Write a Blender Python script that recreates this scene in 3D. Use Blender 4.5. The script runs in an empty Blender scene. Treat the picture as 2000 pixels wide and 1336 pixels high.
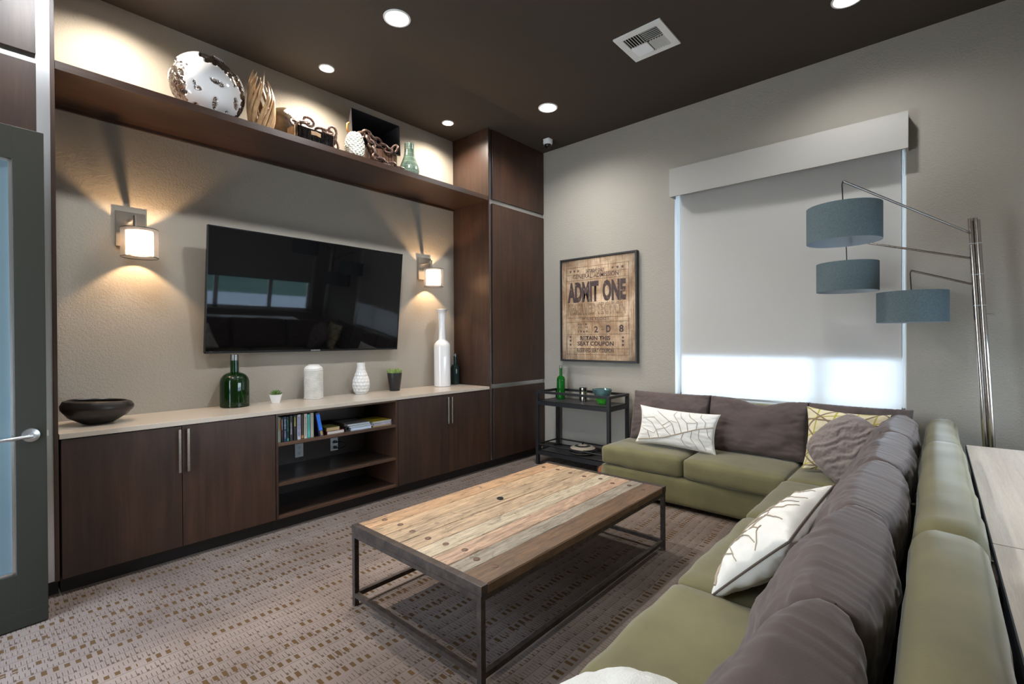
import bpy, bmesh, math, random
from mathutils import Vector, Matrix, noise
PI = math.pi
random.seed(7)
C = bpy.context.scene.collection
sc = bpy.context.scene
Yt, Yc, Xw, Xr, H = 4.16, 3.594, 4.652, 3.677, 3.671

# ------------------------------------------------------------------ materials
def newmat(name):
    m = bpy.data.materials.new(name); m.use_nodes = True
    nt = m.node_tree; nt.nodes.clear()
    out = nt.nodes.new('ShaderNodeOutputMaterial')
    return m, nt, out
def nd(nt, t, **kw):
    n = nt.nodes.new(t)
    for k, v in kw.items():
        if k in n.inputs.keys(): n.inputs[k].default_value = v
        else: setattr(n, k, v)
    return n
def rgba(c): return (c[0], c[1], c[2], 1)
def math_(nt, op, a, b=None, c=None):
    n = nt.nodes.new('ShaderNodeMath'); n.operation = op
    for i, v in enumerate((a, b, c)):
        if v is None: continue
        if isinstance(v, (int, float)): n.inputs[i].default_value = v
        else: nt.links.new(v, n.inputs[i])
    return n.outputs[0]
def mix(nt, f, a, b, blend='MIX'):
    n = nt.nodes.new('ShaderNodeMix'); n.data_type = 'RGBA'; n.blend_type = blend
    for i, v in ((0, f), (6, a), (7, b)):
        if isinstance(v, (int, float)): n.inputs[i].default_value = v
        elif isinstance(v, tuple): n.inputs[i].default_value = rgba(v)
        else: nt.links.new(v, n.inputs[i])
    return n.outputs[2]
def coords(nt, scale=(1, 1, 1), kind='Object'):
    tc = nt.nodes.new('ShaderNodeTexCoord'); mp = nt.nodes.new('ShaderNodeMapping')
    mp.inputs['Scale'].default_value = scale
    nt.links.new(tc.outputs[kind], mp.inputs[0]); return mp.outputs[0]
def noise_(nt, vec, scale, detail=3, rough=.5, dist=0):
    n = nd(nt, 'ShaderNodeTexNoise', Scale=scale, Detail=detail, Roughness=rough, Distortion=dist)
    nt.links.new(vec, n.inputs['Vector']); return n.outputs['Fac']
def ramp(nt, f, *stops):
    r = nt.nodes.new('ShaderNodeValToRGB'); e = r.color_ramp.elements
    while len(e) < len(stops): e.new(.5)
    for i, (p, c) in enumerate(stops):
        e[i].position = p; e[i].color = rgba(c) if isinstance(c, tuple) else (c, c, c, 1)
    nt.links.new(f, r.inputs[0]); return r.outputs[0]
def bump(nt, h, strength, dist=.002):
    b = nd(nt, 'ShaderNodeBump', Strength=strength, Distance=dist)
    nt.links.new(h, b.inputs['Height']); return b.outputs[0]
def M(name, col, rough=.5, metal=0, var=.0, nscale=8, bmp=0, bscale=60, stretch=(1, 1, 1), coat=0, spec=.5, sheen=0, bdist=.002):
    m, nt, out = newmat(name)
    p = nd(nt, 'ShaderNodeBsdfPrincipled'); nt.links.new(p.outputs[0], out.inputs[0])
    p.inputs['Roughness'].default_value = rough; p.inputs['Metallic'].default_value = metal
    p.inputs['Specular IOR Level'].default_value = spec
    p.inputs['Coat Weight'].default_value = coat; p.inputs['Coat Roughness'].default_value = .08
    if sheen: p.inputs['Sheen Weight'].default_value = sheen; p.inputs['Sheen Roughness'].default_value = .4
    v = coords(nt, stretch)
    if var:
        n = noise_(nt, v, nscale, 4, .6)
        d = tuple(x * (1 - var) for x in col); l = tuple(min(1, x * (1 + var)) for x in col)
        nt.links.new(ramp(nt, n, (.3, d), (.7, l)), p.inputs['Base Color'])
    else: p.inputs['Base Color'].default_value = rgba(col)
    if bmp:
        nt.links.new(bump(nt, noise_(nt, v, bscale, 3, .6), bmp, bdist), p.inputs['Normal'])
    return m
def wood(name, a, b, c, stretch, rough=.38, scale=3.0, mottle=.7):
    m, nt, out = newmat(name)
    p = nd(nt, 'ShaderNodeBsdfPrincipled', Roughness=rough); nt.links.new(p.outputs[0], out.inputs[0])
    v = coords(nt, stretch)
    n1 = noise_(nt, v, scale, 6, .6, .6); n2 = noise_(nt, coords(nt, tuple(s * 5 for s in stretch)), scale * 3, 3, .6)
    n3 = noise_(nt, coords(nt, tuple(.5 + .05 * s for s in stretch)), 3.0, 3, .55)
    col = ramp(nt, n1, (.3, a), (.52, b), (.75, c))
    col = mix(nt, .45, col, ramp(nt, n2, (.3, .62), (.7, 1.0)), 'MULTIPLY')
    col = mix(nt, mottle, col, ramp(nt, n3, (.3, (.62, .66, .70)), (.7, (1.5, 1.28, 1.1))), 'MULTIPLY')
    nt.links.new(col, p.inputs['Base Color'])
    nt.links.new(bump(nt, n2, .12, .001), p.inputs['Normal'])
    return m
def emis(name, col, s):
    m, nt, out = newmat(name); e = nd(nt, 'ShaderNodeEmission', Color=rgba(col), Strength=s)
    nt.links.new(e.outputs[0], out.inputs[0]); return m

DW = ((.030, .015, .0095), (.044, .022, .0135), (.062, .032, .019))
m_woodv = wood('espresso_wood_vertical', *DW, (9, 9, .55))
m_woodh = wood('espresso_wood_horizontal', *DW, (.55, 9, 9))
m_woodin = M('dark_cabinet_interior', (.032, .02, .014), .3, var=.2)
m_woodedge = wood('walnut_edge', (.06, .032, .019), (.085, .046, .028), (.11, .060, .036), (.5, 9, 9))
m_toe = M('toe_kick_black', (.012, .010, .009), .5)
m_wall = M('wall_orange_peel_greige', (.335, .305, .258), .75, bmp=.55, bscale=85, bdist=.006, spec=.3)
m_ceil = M('ceiling_espresso', (.056, .044, .034), .8, bmp=.3, bscale=90, bdist=.004, spec=.25)
m_counter = M('beige_quartz', (.50, .43, .35), .22, var=.015, nscale=120)
m_alu = M('brushed_aluminium', (.62, .63, .64), .28, 1, bmp=.05, bscale=60, stretch=(30, 30, .5))
m_nickel = M('brushed_nickel', (.60, .57, .53), .25, 1)
m_steelpole = M('satin_nickel_pole', (.50, .46, .42), .22, 1)
m_black = M('black_plastic', (.012, .012, .013), .35)
m_white = M('white_paint', (.78, .78, .76), .45)
m_whiteplate = M('white_plate', (.70, .74, .78), .35)
m_iron = M('dark_iron', (.055, .042, .035), .5, .55, var=.45, nscale=25, bmp=.25, bscale=120)
m_blackframe = M('black_stained_frame', (.022, .021, .022), .5, var=.3, nscale=20, bmp=.2)
m_cart = M('black_cart_metal', (.020, .020, .022), .42, .3)
m_cartwood = M('black_cart_board', (.028, .026, .026), .45, var=.5, nscale=6, stretch=(12, 1, 1), bmp=.3)
m_doorframe = M('olive_grey_door_paint', (.024, .024, .018), .5, bmp=.05, spec=.3)
m_green = M('olive_green_velvet', (.142, .125, .052), .82, var=.2, nscale=3.5, bmp=.25, bscale=260, sheen=.35, bdist=.001)
m_brown = M('brown_linen', (.084, .060, .053), .88, var=.14, nscale=9, bmp=.5, bscale=300, sheen=.22, bdist=.001)
m_desk = wood('whitewashed_oak', (.56, .47, .38), (.64, .55, .45), (.70, .61, .51), (.35, 10, 10), .45, mottle=.06)
m_charcoal = M('charcoal_edge', (.03, .035, .045), .5)
m_shade = M('slate_blue_linen_shade', (.098, .135, .142), .8, var=.22, nscale=130, bmp=.4, bscale=300)
m_shadein = M('pale_shade_lining', (.26, .30, .33), .8)
m_cream = M('cream_glaze', (.66, .66, .56), .35)
m_bowl = M('dark_bronze_bowl', (.022, .018, .016), .33, .2, var=.4, nscale=7, bmp=.1)
m_potblack = M('black_pot', (.013, .013, .014), .4)
m_valance = M('greige_valance_fabric', (.40, .38, .34), .8, bmp=.15, bscale=300)

def glass(name, col, rough=.02, dens=.3, wall=True):
    m, nt, out = newmat(name)
    tr = nd(nt, 'ShaderNodeBsdfTransparent', Color=rgba(col)); gl = nd(nt, 'ShaderNodeBsdfGlossy', Roughness=rough)
    gl.inputs['Color'].default_value = (1, 1, 1, 1)
    fr = nd(nt, 'ShaderNodeFresnel', IOR=1.5); mx = nt.nodes.new('ShaderNodeMixShader')
    nt.links.new(fr.outputs[0], mx.inputs[0]); nt.links.new(tr.outputs[0], mx.inputs[1]); nt.links.new(gl.outputs[0], mx.inputs[2])
    if dens:
        df = nd(nt, 'ShaderNodeBsdfDiffuse', Color=rgba(tuple(c * .5 for c in col))); m2 = nt.nodes.new('ShaderNodeMixShader')
        m2.inputs[0].default_value = dens
        nt.links.new(mx.outputs[0], m2.inputs[1]); nt.links.new(df.outputs[0], m2.inputs[2]); mx = m2
    nt.links.new(mx.outputs[0], out.inputs[0]); return m
m_pane = glass('window_glass', (.93, .96, .97), 0, 0)
m_bottle = glass('green_bottle_glass', (.035, .22, .03), .03, .10)
m_bottle2 = glass('emerald_bottle_glass', (.02, .30, .03), .03, .6)
m_bottledark = glass('dark_teal_bottle_glass', (.06, .12, .11), .03, .4)
m_clear = glass('clear_glass', (.86, .90, .90), .02, .05)
def principled_glassy(name, col, rough=.08): return M(name, col, rough, coat=.6)
m_milk = principled_glassy('milk_white_glass', (.74, .73, .72))
m_tv = M('tv_gloss_screen', (.0025, .0025, .003), .03, spec=.34)
m_tvb = M('tv_bezel', (.006, .006, .007), .25)

def frosted():
    m, nt, out = newmat('frosted_blue_glass')
    df = nd(nt, 'ShaderNodeBsdfDiffuse', Color=(.16, .23, .26, 1)); tl = nd(nt, 'ShaderNodeBsdfTranslucent', Color=(.40, .50, .54, 1))
    gl = nd(nt, 'ShaderNodeBsdfGlossy', Roughness=.12); gl.inputs['Color'].default_value = (.8, .92, 1, 1)
    m1 = nt.nodes.new('ShaderNodeMixShader'); m1.inputs[0].default_value = .35
    m2 = nt.nodes.new('ShaderNodeMixShader'); fr = nd(nt, 'ShaderNodeFresnel', IOR=1.7)
    L = nt.links.new
    L(df.outputs[0], m1.inputs[1]); L(tl.outputs[0], m1.inputs[2]); L(fr.outputs[0], m2.inputs[0])
    L(m1.outputs[0], m2.inputs[1]); L(gl.outputs[0], m2.inputs[2]); L(m2.outputs[0], out.inputs[0]); return m
m_frost = frosted()
def fabric_tl(name, dcol, tcol, f, transp=0):
    m, nt, out = newmat(name)
    df = nd(nt, 'ShaderNodeBsdfDiffuse', Color=rgba(dcol)); tl = nd(nt, 'ShaderNodeBsdfTranslucent', Color=rgba(tcol))
    m1 = nt.nodes.new('ShaderNodeMixShader'); m1.inputs[0].default_value = f
    nt.links.new(df.outputs[0], m1.inputs[1]); nt.links.new(tl.outputs[0], m1.inputs[2]); o = m1
    if transp:
        tr = nd(nt, 'ShaderNodeBsdfTransparent'); m2 = nt.nodes.new('ShaderNodeMixShader'); m2.inputs[0].default_value = transp
        nt.links.new(m1.outputs[0], m2.inputs[1]); nt.links.new(tr.outputs[0], m2.inputs[2]); o = m2
    nt.links.new(o.outputs[0], out.inputs[0]); return m
m_sheer = fabric_tl('roller_shade_screen', (.70, .67, .62), (.95, .95, .95), .5)
m_blackout = M('blackout_shade', (.45, .44, .42), .8)
m_drum = fabric_tl('white_drum_linen', (.85, .82, .78), (.95, .88, .78), .55)
m_sheersc = fabric_tl('sheer_organza', (.85, .80, .76), (.85, .78, .72), .5, .62)

def carpet():
    m, nt, out = newmat('patterned_taupe_carpet'); L = nt.links.new
    p = nd(nt, 'ShaderNodeBsdfPrincipled', Roughness=.95); p.inputs['Specular IOR Level'].default_value = .15
    L(p.outputs[0], out.inputs[0])
    tc = nt.nodes.new('ShaderNodeTexCoord'); sx = nt.nodes.new('ShaderNodeSeparateXYZ'); L(tc.outputs['Object'], sx.inputs[0])
    X, Y = sx.outputs[0], sx.outputs[1]
    wv = noise_(nt, coords(nt, (1.3, .35, 1)), 1.6, 2)
    Y2 = math_(nt, 'ADD', Y, math_(nt, 'MULTIPLY', math_(nt, 'SUBTRACT', wv, .5), .07))
    bn = math_(nt, 'DIVIDE', Y2, .058); b = math_(nt, 'FLOOR', bn); v = math_(nt, 'FRACT', bn)
    def wn(a, c=None):
        n = nt.nodes.new('ShaderNodeTexWhiteNoise'); n.noise_dimensions = '2D'
        cb = nt.nodes.new('ShaderNodeCombineXYZ')
        for i, s in enumerate((a, c)):
            if s is None: continue
            if isinstance(s, (int, float)): cb.inputs[i].default_value = s
            else: L(s, cb.inputs[i])
        L(cb.outputs[0], n.inputs['Vector']); return n.outputs['Value']
    r1 = wn(b, 3.3); r2 = wn(b, 9.1)
    # coarse squares
    u = math_(nt, 'ADD', math_(nt, 'DIVIDE', X, .036), math_(nt, 'MULTIPLY', r1, 7)); cu = math_(nt, 'FLOOR', u); fu = math_(nt, 'FRACT', u)
    rc = wn(cu, b)
    ww = math_(nt, 'ADD', .12, math_(nt, 'MULTIPLY', math_(nt, 'GREATER_THAN', rc, .30), .38))
    big = math_(nt, 'LESS_THAN', fu, ww)
    hi = math_(nt, 'ADD', .62, math_(nt, 'MULTIPLY', rc, .3))
    inr = math_(nt, 'MULTIPLY', math_(nt, 'GREATER_THAN', v, .22), math_(nt, 'LESS_THAN', v, hi))
    patch = math_(nt, 'GREATER_THAN', noise_(nt, coords(nt, (1.1, 9, 1)), 1.5, 1), .30)
    m4 = math_(nt, 'MODULO', math_(nt, 'ADD', b, 400), 4); kindA = math_(nt, 'MAXIMUM', math_(nt, 'LESS_THAN', m4, .5), math_(nt, 'MULTIPLY', math_(nt, 'COMPARE', m4, 2, .4), math_(nt, 'GREATER_THAN', r2, .66)))
    mA = math_(nt, 'MULTIPLY', math_(nt, 'MULTIPLY', big, inr), math_(nt, 'MULTIPLY', kindA, patch))
    # fine ticks in other bands
    t = math_(nt, 'ADD', math_(nt, 'DIVIDE', X, .017), math_(nt, 'MULTIPLY', r2, 5)); ct = math_(nt, 'FLOOR', t); ft = math_(nt, 'FRACT', t)
    rt = wn(ct, math_(nt, 'ADD', b, .5))
    tk = math_(nt, 'MULTIPLY', math_(nt, 'LESS_THAN', ft, .16), math_(nt, 'LESS_THAN', v, math_(nt, 'ADD', .45, math_(nt, 'MULTIPLY', rt, .5))))
    tk = math_(nt, 'MULTIPLY', tk, math_(nt, 'GREATER_THAN', v, math_(nt, 'MULTIPLY', rt, .3)))
    kindB = math_(nt, 'GREATER_THAN', m4, .5)
    mB = math_(nt, 'MULTIPLY', tk, kindB)
    # little feet: wider blob at the base of some ticks
    ft2 = math_(nt, 'MULTIPLY', math_(nt, 'LESS_THAN', ft, .55), math_(nt, 'MULTIPLY', math_(nt, 'LESS_THAN', v, .3), math_(nt, 'GREATER_THAN', rt, .72)))
    mB = math_(nt, 'MAXIMUM', mB, math_(nt, 'MULTIPLY', ft2, kindB))
    line = math_(nt, 'MULTIPLY', math_(nt, 'LESS_THAN', v, .055), math_(nt, 'GREATER_THAN', r1, .25))
    # base with fine ribs
    base = ramp(nt, noise_(nt, coords(nt), 2.2, 3), (.3, (.165, .126, .104)), (.7, (.240, .190, .160)))
    rib = math_(nt, 'LESS_THAN', math_(nt, 'FRACT', math_(nt, 'DIVIDE', X, .0085)), .3)
    ribm = math_(nt, 'MULTIPLY', rib, math_(nt, 'GREATER_THAN', r1, .45))
    fib = noise_(nt, coords(nt), 420, 2)
    base = mix(nt, .35, base, ramp(nt, fib, (.3, .45), (.7, 1.0)), 'MULTIPLY')
    base = mix(nt, math_(nt, 'MULTIPLY', ribm, .16), base, (.04, .03, .025))
    base = mix(nt, math_(nt, 'MULTIPLY', line, .6), base, (.045, .034, .028))
    base = mix(nt, math_(nt, 'MULTIPLY', mB, .85), base, (.060, .038, .022))
    base = mix(nt, math_(nt, 'MULTIPLY', mA, .95), base, (.078, .042, .014))
    L(base, p.inputs['Base Color'])
    hgt = math_(nt, 'SUBTRACT', 1, math_(nt, 'MAXIMUM', math_(nt, 'MAXIMUM', mA, mB), line))
    hgt = math_(nt, 'ADD', hgt, math_(nt, 'MULTIPLY', fib, .5))
    L(bump(nt, hgt, .5, .004), p.inputs['Normal']); return m
m_carpet = carpet()

def planks():
    m, nt, out = newmat('reclaimed_plank_wood'); L = nt.links.new
    p = nd(nt, 'ShaderNodeBsdfPrincipled', Roughness=.5); L(p.outputs[0], out.inputs[0])
    at = nt.nodes.new('ShaderNodeAttribute'); at.attribute_name = 'Col'
    g1 = noise_(nt, coords(nt, (1.2, 16, 16)), 4, 8, .65, .9); g2 = noise_(nt, coords(nt, (2, 40, 40)), 5, 5, .7, .3)
    g3 = noise_(nt, coords(nt, (1, 2.2, 1)), 7, 5, .7, 1.5)
    c = mix(nt, 1.0, at.outputs['Color'], ramp(nt, g1, (.28, .30), (.47, .85), (.68, 1.35)), 'MULTIPLY')
    c = mix(nt, .7, c, ramp(nt, g2, (.32, .38), (.62, 1.15)), 'MULTIPLY')
    c = mix(nt, ramp(nt, g3, (.55, .0), (.70, .7)), c, (.055, .032, .018))
    L(c, p.inputs['Base Color']); L(bump(nt, g1, .35, .003), p.inputs['Normal']); return m
m_plank = planks()
def canvas():
    m, nt, out = newmat('aged_ticket_canvas'); L = nt.links.new
    p = nd(nt, 'ShaderNodeBsdfPrincipled', Roughness=.6); L(p.outputs[0], out.inputs[0])
    a = noise_(nt, coords(nt, (1, 1, 1)), 3.2, 7, .65, .4); b = noise_(nt, coords(nt, (1, 26, 1.6)), 2.2, 5, .7, .5); d = noise_(nt, coords(nt, (1, 3, 26)), 2, 4, .6)
    c = ramp(nt, a, (.28, (.14, .085, .050)), (.45, (.36, .25, .155)), (.58, (.60, .46, .32)), (.8, (.70, .56, .40)))
    c = mix(nt, ramp(nt, b, (.46, 0.0), (.66, .85)), c, (.27, .13, .05))
    c = mix(nt, ramp(nt, b, (.26, .6), (.40, .0)), c, (.20, .15, .11))
    c = mix(nt, .35, c, ramp(nt, d, (.3, .6), (.6, 1.1)), 'MULTIPLY')
    at = nt.nodes.new('ShaderNodeAttribute'); at.attribute_name = 'Col'
    c = mix(nt, 1.0, c, at.outputs['Color'], 'MULTIPLY')
    L(c, p.inputs['Base Color']); return m
m_canvas = canvas()
def ink(name, lo, hi, alpha=1.0, col=(.050, .030, .028)):
    m, nt, out = newmat(name); L = nt.links.new
    p = nd(nt, 'ShaderNodeBsdfPrincipled', Roughness=.6); p.inputs['Base Color'].default_value = rgba(col)
    tr = nd(nt, 'ShaderNodeBsdfTransparent'); mx = nt.nodes.new('ShaderNodeMixShader')
    n = noise_(nt, coords(nt, (1, 1.6, 1)), 17, 7, .75)
    f = math_(nt, 'MULTIPLY', ramp(nt, n, (lo, 1.0), (hi, 0.0)), alpha)
    L(f, mx.inputs[0]); L(tr.outputs[0], mx.inputs[1]); L(p.outputs[0], mx.inputs[2]); L(mx.outputs[0], out.inputs[0]); return m
m_ink = ink('worn_dark_ink', .57, .63); m_inkf = ink('faded_brown_ink', .50, .70, .65, (.12, .075, .05))
def leafpillow():
    m, nt, out = newmat('white_cotton'); L = nt.links.new
    p = nd(nt, 'ShaderNodeBsdfPrincipled', Roughness=.85); p.inputs['Base Color'].default_value = (.72, .70, .64, 1)
    L(p.outputs[0], out.inputs[0]); L(bump(nt, noise_(nt, coords(nt), 300, 2), .2, .001), p.inputs['Normal']); return m
m_cotton = leafpillow()
m_embro = M('taupe_embroidery', (.36, .29, .21), .7)
m_piping = M('dark_piping', (.10, .075, .06), .7)
m_whitepipe = M('off_white_piping', (.62, .58, .50), .8)
def geo_pillow():
    m, nt, out = newmat('cream_geometric_print'); L = nt.links.new
    p = nd(nt, 'ShaderNodeBsdfPrincipled', Roughness=.85); L(p.outputs[0], out.inputs[0])
    def grid(rot, sc_, th, off=0):
        tc = nt.nodes.new('ShaderNodeTexCoord'); mp = nt.nodes.new('ShaderNodeMapping'); L(tc.outputs['UV'], mp.inputs[0])
        mp.inputs['Rotation'].default_value = (0, 0, rot); mp.inputs['Location'].default_value = (off, off, 0)
        s = nt.nodes.new('ShaderNodeSeparateXYZ'); L(mp.outputs[0], s.inputs[0])
        f = math_(nt, 'FRACT', math_(nt, 'MULTIPLY', s.outputs[0], sc_)); return math_(nt, 'LESS_THAN', f, th)
    c = mix(nt, grid(.2, 5, .10), (.66, .58, .38), (.42, .36, .06))
    c = mix(nt, grid(1.25, 5, .10, .3), c, (.42, .36, .06))
    c = mix(nt, grid(2.25, 3.5, .09, .5), c, (.22, .15, .09)); c = mix(nt, grid(.85, 3.5, .09, .2), c, (.22, .15, .09))
    c = mix(nt, grid(1.57, 3, .08, .1), c, (.22, .15, .09))
    L(c, p.inputs['Base Color']); return m
m_geo = geo_pillow()
m_ruche = M('ruched_taupe_fabric', (.20, .160, .142), .8, var=.1, nscale=20, sheen=.3)
m_fuzzy = M('fuzzy_white_knit', (.74, .74, .68), .95, bmp=.9, bscale=160, bdist=.006, sheen=.5)
m_ribv = M('white_washed_ceramic', (.70, .67, .62), .6, var=.10, nscale=14)
m_honey = M('white_dimpled_ceramic', (.68, .67, .64), .5)
m_greenv = M('sage_crackle_glaze', (.30, .42, .33), .25, var=.55, nscale=30, stretch=(3, 3, .6), coat=.5)
m_silver = M('crumpled_silver', (.40, .36, .33), .25, 1, var=.8, nscale=14, bmp=1.0, bscale=14, bdist=.03)
m_pearl = M('pearl_white_glaze', (.76, .76, .76), .08, coat=.8)
m_twist = M('varnished_pale_twisted_wood', (.46, .29, .15), .3, var=.35, nscale=12, coat=.3)
m_sphere = M('mossy_bronze_ceramic', (.10, .068, .035), .35, var=.6, nscale=14, bmp=.4, bscale=40)
m_spherew = M('crackled_white_ceramic', (.62, .62, .58), .2, var=.2, nscale=10)
m_chain = M('glittering_brown_chain', (.16, .10, .08), .28, .55, var=.95, nscale=120, bmp=1, bscale=150, bdist=.004)
m_log = M('rough_brown_bark_wood', (.13, .06, .028), .7, var=.7, nscale=5, stretch=(7, 7, 1), bmp=.8, bscale=12, bdist=.01)
m_mirror = M('mirrored_black_strips', (.30, .30, .33), .08, 1, var=.95, nscale=8, stretch=(14, 1, 4))
m_blackbox = M('black_lacquer_box', (.012, .011, .013), .28)
m_amber = M('amber_horn', (.45, .18, .03), .25, var=.3)
m_leaf = M('succulent_leaf', (.10, .17, .045), .5, var=.4, nscale=40)
m_leaf2 = M('bright_sedum_leaf', (.26, .37, .10), .55, var=.4, nscale=60)
m_cup = M('mercury_glass', (.50, .48, .44), .15, 1, var=.8, nscale=20)
m_iri = M('iridescent_blue_glass', (.12, .24, .24), .12, .5, var=.5, nscale=20, coat=.7)
m_greenw = glass('luminous_green_glass', (.10, .62, .06), .05, .75)
m_wheelw = M('orange_brown_wheel', (.30, .11, .035), .45)
m_rivet = M('oxidised_rivet', (.12, .072, .048), .55, .5, var=.4, nscale=60)
m_lawn = M('lawn_grass', (.07, .13, .075), .9, var=.3, nscale=.6)
m_road = M('concrete_road', (.55, .55, .53), .9)

# ------------------------------------------------------------------ geometry helpers
class G:
    def __init__(s): s.b = bmesh.new()
    def box(s, x0, x1, y0, y1, z0, z1, bev=0, seg=2, mat=None):
        r = bmesh.ops.create_cube(s.b, size=1)
        vs = r['verts']
        for v in vs: v.co = Vector(((x0 + x1) / 2 + v.co.x * (x1 - x0), (y0 + y1) / 2 + v.co.y * (y1 - y0), (z0 + z1) / 2 + v.co.z * (z1 - z0)))
        if bev:
            es = list({e for v in vs for e in v.link_edges})
            r2 = bmesh.ops.bevel(s.b, geom=es, offset=bev, segments=seg, affect='EDGES', profile=.5)
            vs = list({v for f in r2['faces'] for v in f.verts} | {v for v in vs if v.is_valid})
        if mat is not None:
            for v in vs: v.co = mat @ v.co
        return s
    def tube(s, pts, r, n=10, close=False, cap=True):
        pts = [Vector(p) for p in pts]; N = len(pts); rings = []; up = None
        for i, p in enumerate(pts):
            if close: t = pts[(i + 1) % N] - pts[i - 1]
            else: t = pts[min(i + 1, N - 1)] - pts[max(i - 1, 0)]
            t.normalize()
            if up is None: up = t.orthogonal().normalized()
            up = (up - t * up.dot(t))
            if up.length < 1e-6: up = t.orthogonal()
            up.normalize(); w = t.cross(up); rr = r(i / (N - 1)) if callable(r) else r
            rings.append([s.b.verts.new(p + (up * math.cos(a) + w * math.sin(a)) * rr) for a in (2 * PI * k / n for k in range(n))])
        for i in range(N if close else N - 1):
            A, B = rings[i], rings[(i + 1) % N]
            for k in range(n): s.b.faces.new((A[k], A[(k + 1) % n], B[(k + 1) % n], B[k]))
        if cap and not close: s.b.faces.new(rings[0][::-1]); s.b.faces.new(rings[-1])
        return s
    def lathe(s, prof, c=(0, 0, 0), n=40, f=None, mat=None):
        rings = []
        for j, (r, z) in enumerate(prof):
            ring = []
            if r < 1e-5:
                v = Vector((0, 0, z)); ring = [s.b.verts.new((mat @ v if mat else v) + Vector(c))]
            else:
                for k in range(n):
                    a = 2 * PI * k / n; rr = r
                    if f: rr = f(r, z, a, j)
                    v = Vector((rr * math.cos(a), rr * math.sin(a), z))
                    ring.append(s.b.verts.new((mat @ v if mat else v) + Vector(c)))
            rings.append(ring)
        for A, B in zip(rings, rings[1:]):
            if len(A) == 1 and len(B) == 1: continue
            for k in range(n):
                k2 = (k + 1) % n
                if len(A) == 1: s.b.faces.new((A[0], B[k2], B[k]))
                elif len(B) == 1: s.b.faces.new((A[k], A[k2], B[0]))
                else: s.b.faces.new((A[k], A[k2], B[k2], B[k]))
        return s
    def disc(s, c, r, th, axis='Z', n=32):
        rot = {'Z': Matrix.Identity(3), 'X': Matrix.Rotation(PI / 2, 3, 'Y'), 'Y': Matrix.Rotation(PI / 2, 3, 'X')}[axis]
        return s.lathe([(0, -th / 2), (r, -th / 2), (r, th / 2), (0, th / 2)], c, n, mat=rot)
    def poly(s, pts2, fn, d):
        """extrude polygon pts2 (list of 2D) mapped by fn(u,v,w) with depth d"""
        a = [s.b.verts.new(fn(u, v, 0)) for u, v in pts2]; b = [s.b.verts.new(fn(u, v, d)) for u, v in pts2]
        s.b.faces.new(a); s.b.faces.new(b[::-1]); n = len(a)
        for i in range(n): s.b.faces.new((a[i], b[i], b[(i + 1) % n], a[(i + 1) % n]))
        return s

ORG = {}
def link(name, me, parent=None, label=None, cat=None, group=None, kind=None, origin=None, smooth=False):
    o = bpy.data.objects.new(name, me); C.objects.link(o)
    po = ORG.get(parent.name, Vector()) if parent else Vector()
    if parent: org = po
    elif origin is not None: org = Vector(origin)
    else:
        co = [v.co for v in me.vertices]
        org = Vector(((min(c.x for c in co) + max(c.x for c in co)) / 2, (min(c.y for c in co) + max(c.y for c in co)) / 2, min(c.z for c in co)))
    me.transform(Matrix.Translation(-org))
    if parent: o.parent = parent
    else: o.location = org
    ORG[o.name] = org.copy()
    tag(o, label, cat, group, kind)
    return o
def tag(o, label=None, cat=None, group=None, kind=None):
    for k, v in (('label', label), ('category', cat), ('group', group), ('kind', kind)):
        if v: o[k] = v
    return o
def build(name, g, mat, parent=None, smooth=False, **kw):
    bmesh.ops.recalc_face_normals(g.b, faces=g.b.faces[:])
    me = bpy.data.meshes.new(name); g.b.to_mesh(me); g.b.free()
    if smooth:
        me.shade_smooth()
        if smooth != 'all':
            try: me.set_sharp_from_angle(angle=math.radians(38))
            except Exception: pass
    me.materials.append(mat)
    return link(name, me, parent, **kw)
def thing(name, loc, label, cat, group=None, kind=None):
    o = bpy.data.objects.new(name, None); C.objects.link(o); o.location = loc; o.empty_display_size = .1
    ORG[o.name] = Vector(loc); return tag(o, label, cat, group, kind)
def copy_tree(o, parent=None):
    c = o.copy(); C.objects.link(c)
    if parent: c.parent = parent
    for ch in [x for x in o.children]: copy_tree(ch, c)
    return c
def structure(name, g, mat, parent=None, **kw):
    return build(name, g, mat, parent, kind=None if parent else 'structure', origin=None if parent else (0, 0, 0), **kw)
def setcol(me, fn):
    a = me.color_attributes.new('Col', 'FLOAT_COLOR', 'CORNER')
    for poly in me.polygons:
        for li in poly.loop_indices: a.data[li].color = fn(poly, me.vertices[me.loops[li].vertex_index].co)

# ------------------------------------------------------------------ the room
X0, Y0 = -.86, -1.10
structure('floor', G().box(X0 - .2, Xw + .2, Y0 - .2, Yt + .2, -.12, 0), m_carpet)
structure('ceiling', G().box(X0 - .2, Xw + .2, Y0 - .2, Yt + .2, H, H + .12), m_ceil)
structure('wall_back', G().box(X0 - .2, Xw + .2, Yt, Yt + .2, 0, H), m_wall)
wy0, wy1, wz0, wz1 = .170, 1.958, .80, 2.90
structure('wall_right', G().box(Xw, Xw + .2, Y0 - .2, wy0, 0, H).box(Xw, Xw + .2, wy1, Yt, 0, H).box(Xw, Xw + .2, wy0, wy1, 0, wz0).box(Xw, Xw + .2, wy0, wy1, wz1, H), m_wall)
vx0, vx1 = 1.9, 4.45
structure('wall_front', G().box(X0, vx0, Y0 - .2, Y0, 0, H).box(vx1, Xw, Y0 - .2, Y0, 0, H).box(vx0, vx1, Y0 - .2, Y0, 0, .80).box(vx0, vx1, Y0 - .2, Y0, wz1, H), m_wall)
structure('wall_left', G().box(X0 - .2, X0, Y0, 2.25, 0, H).box(X0 - .2, X0, 3.27, Yt, 0, H).box(X0 - .2, X0, 2.25, 3.27, 2.5, H), m_wall)
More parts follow.
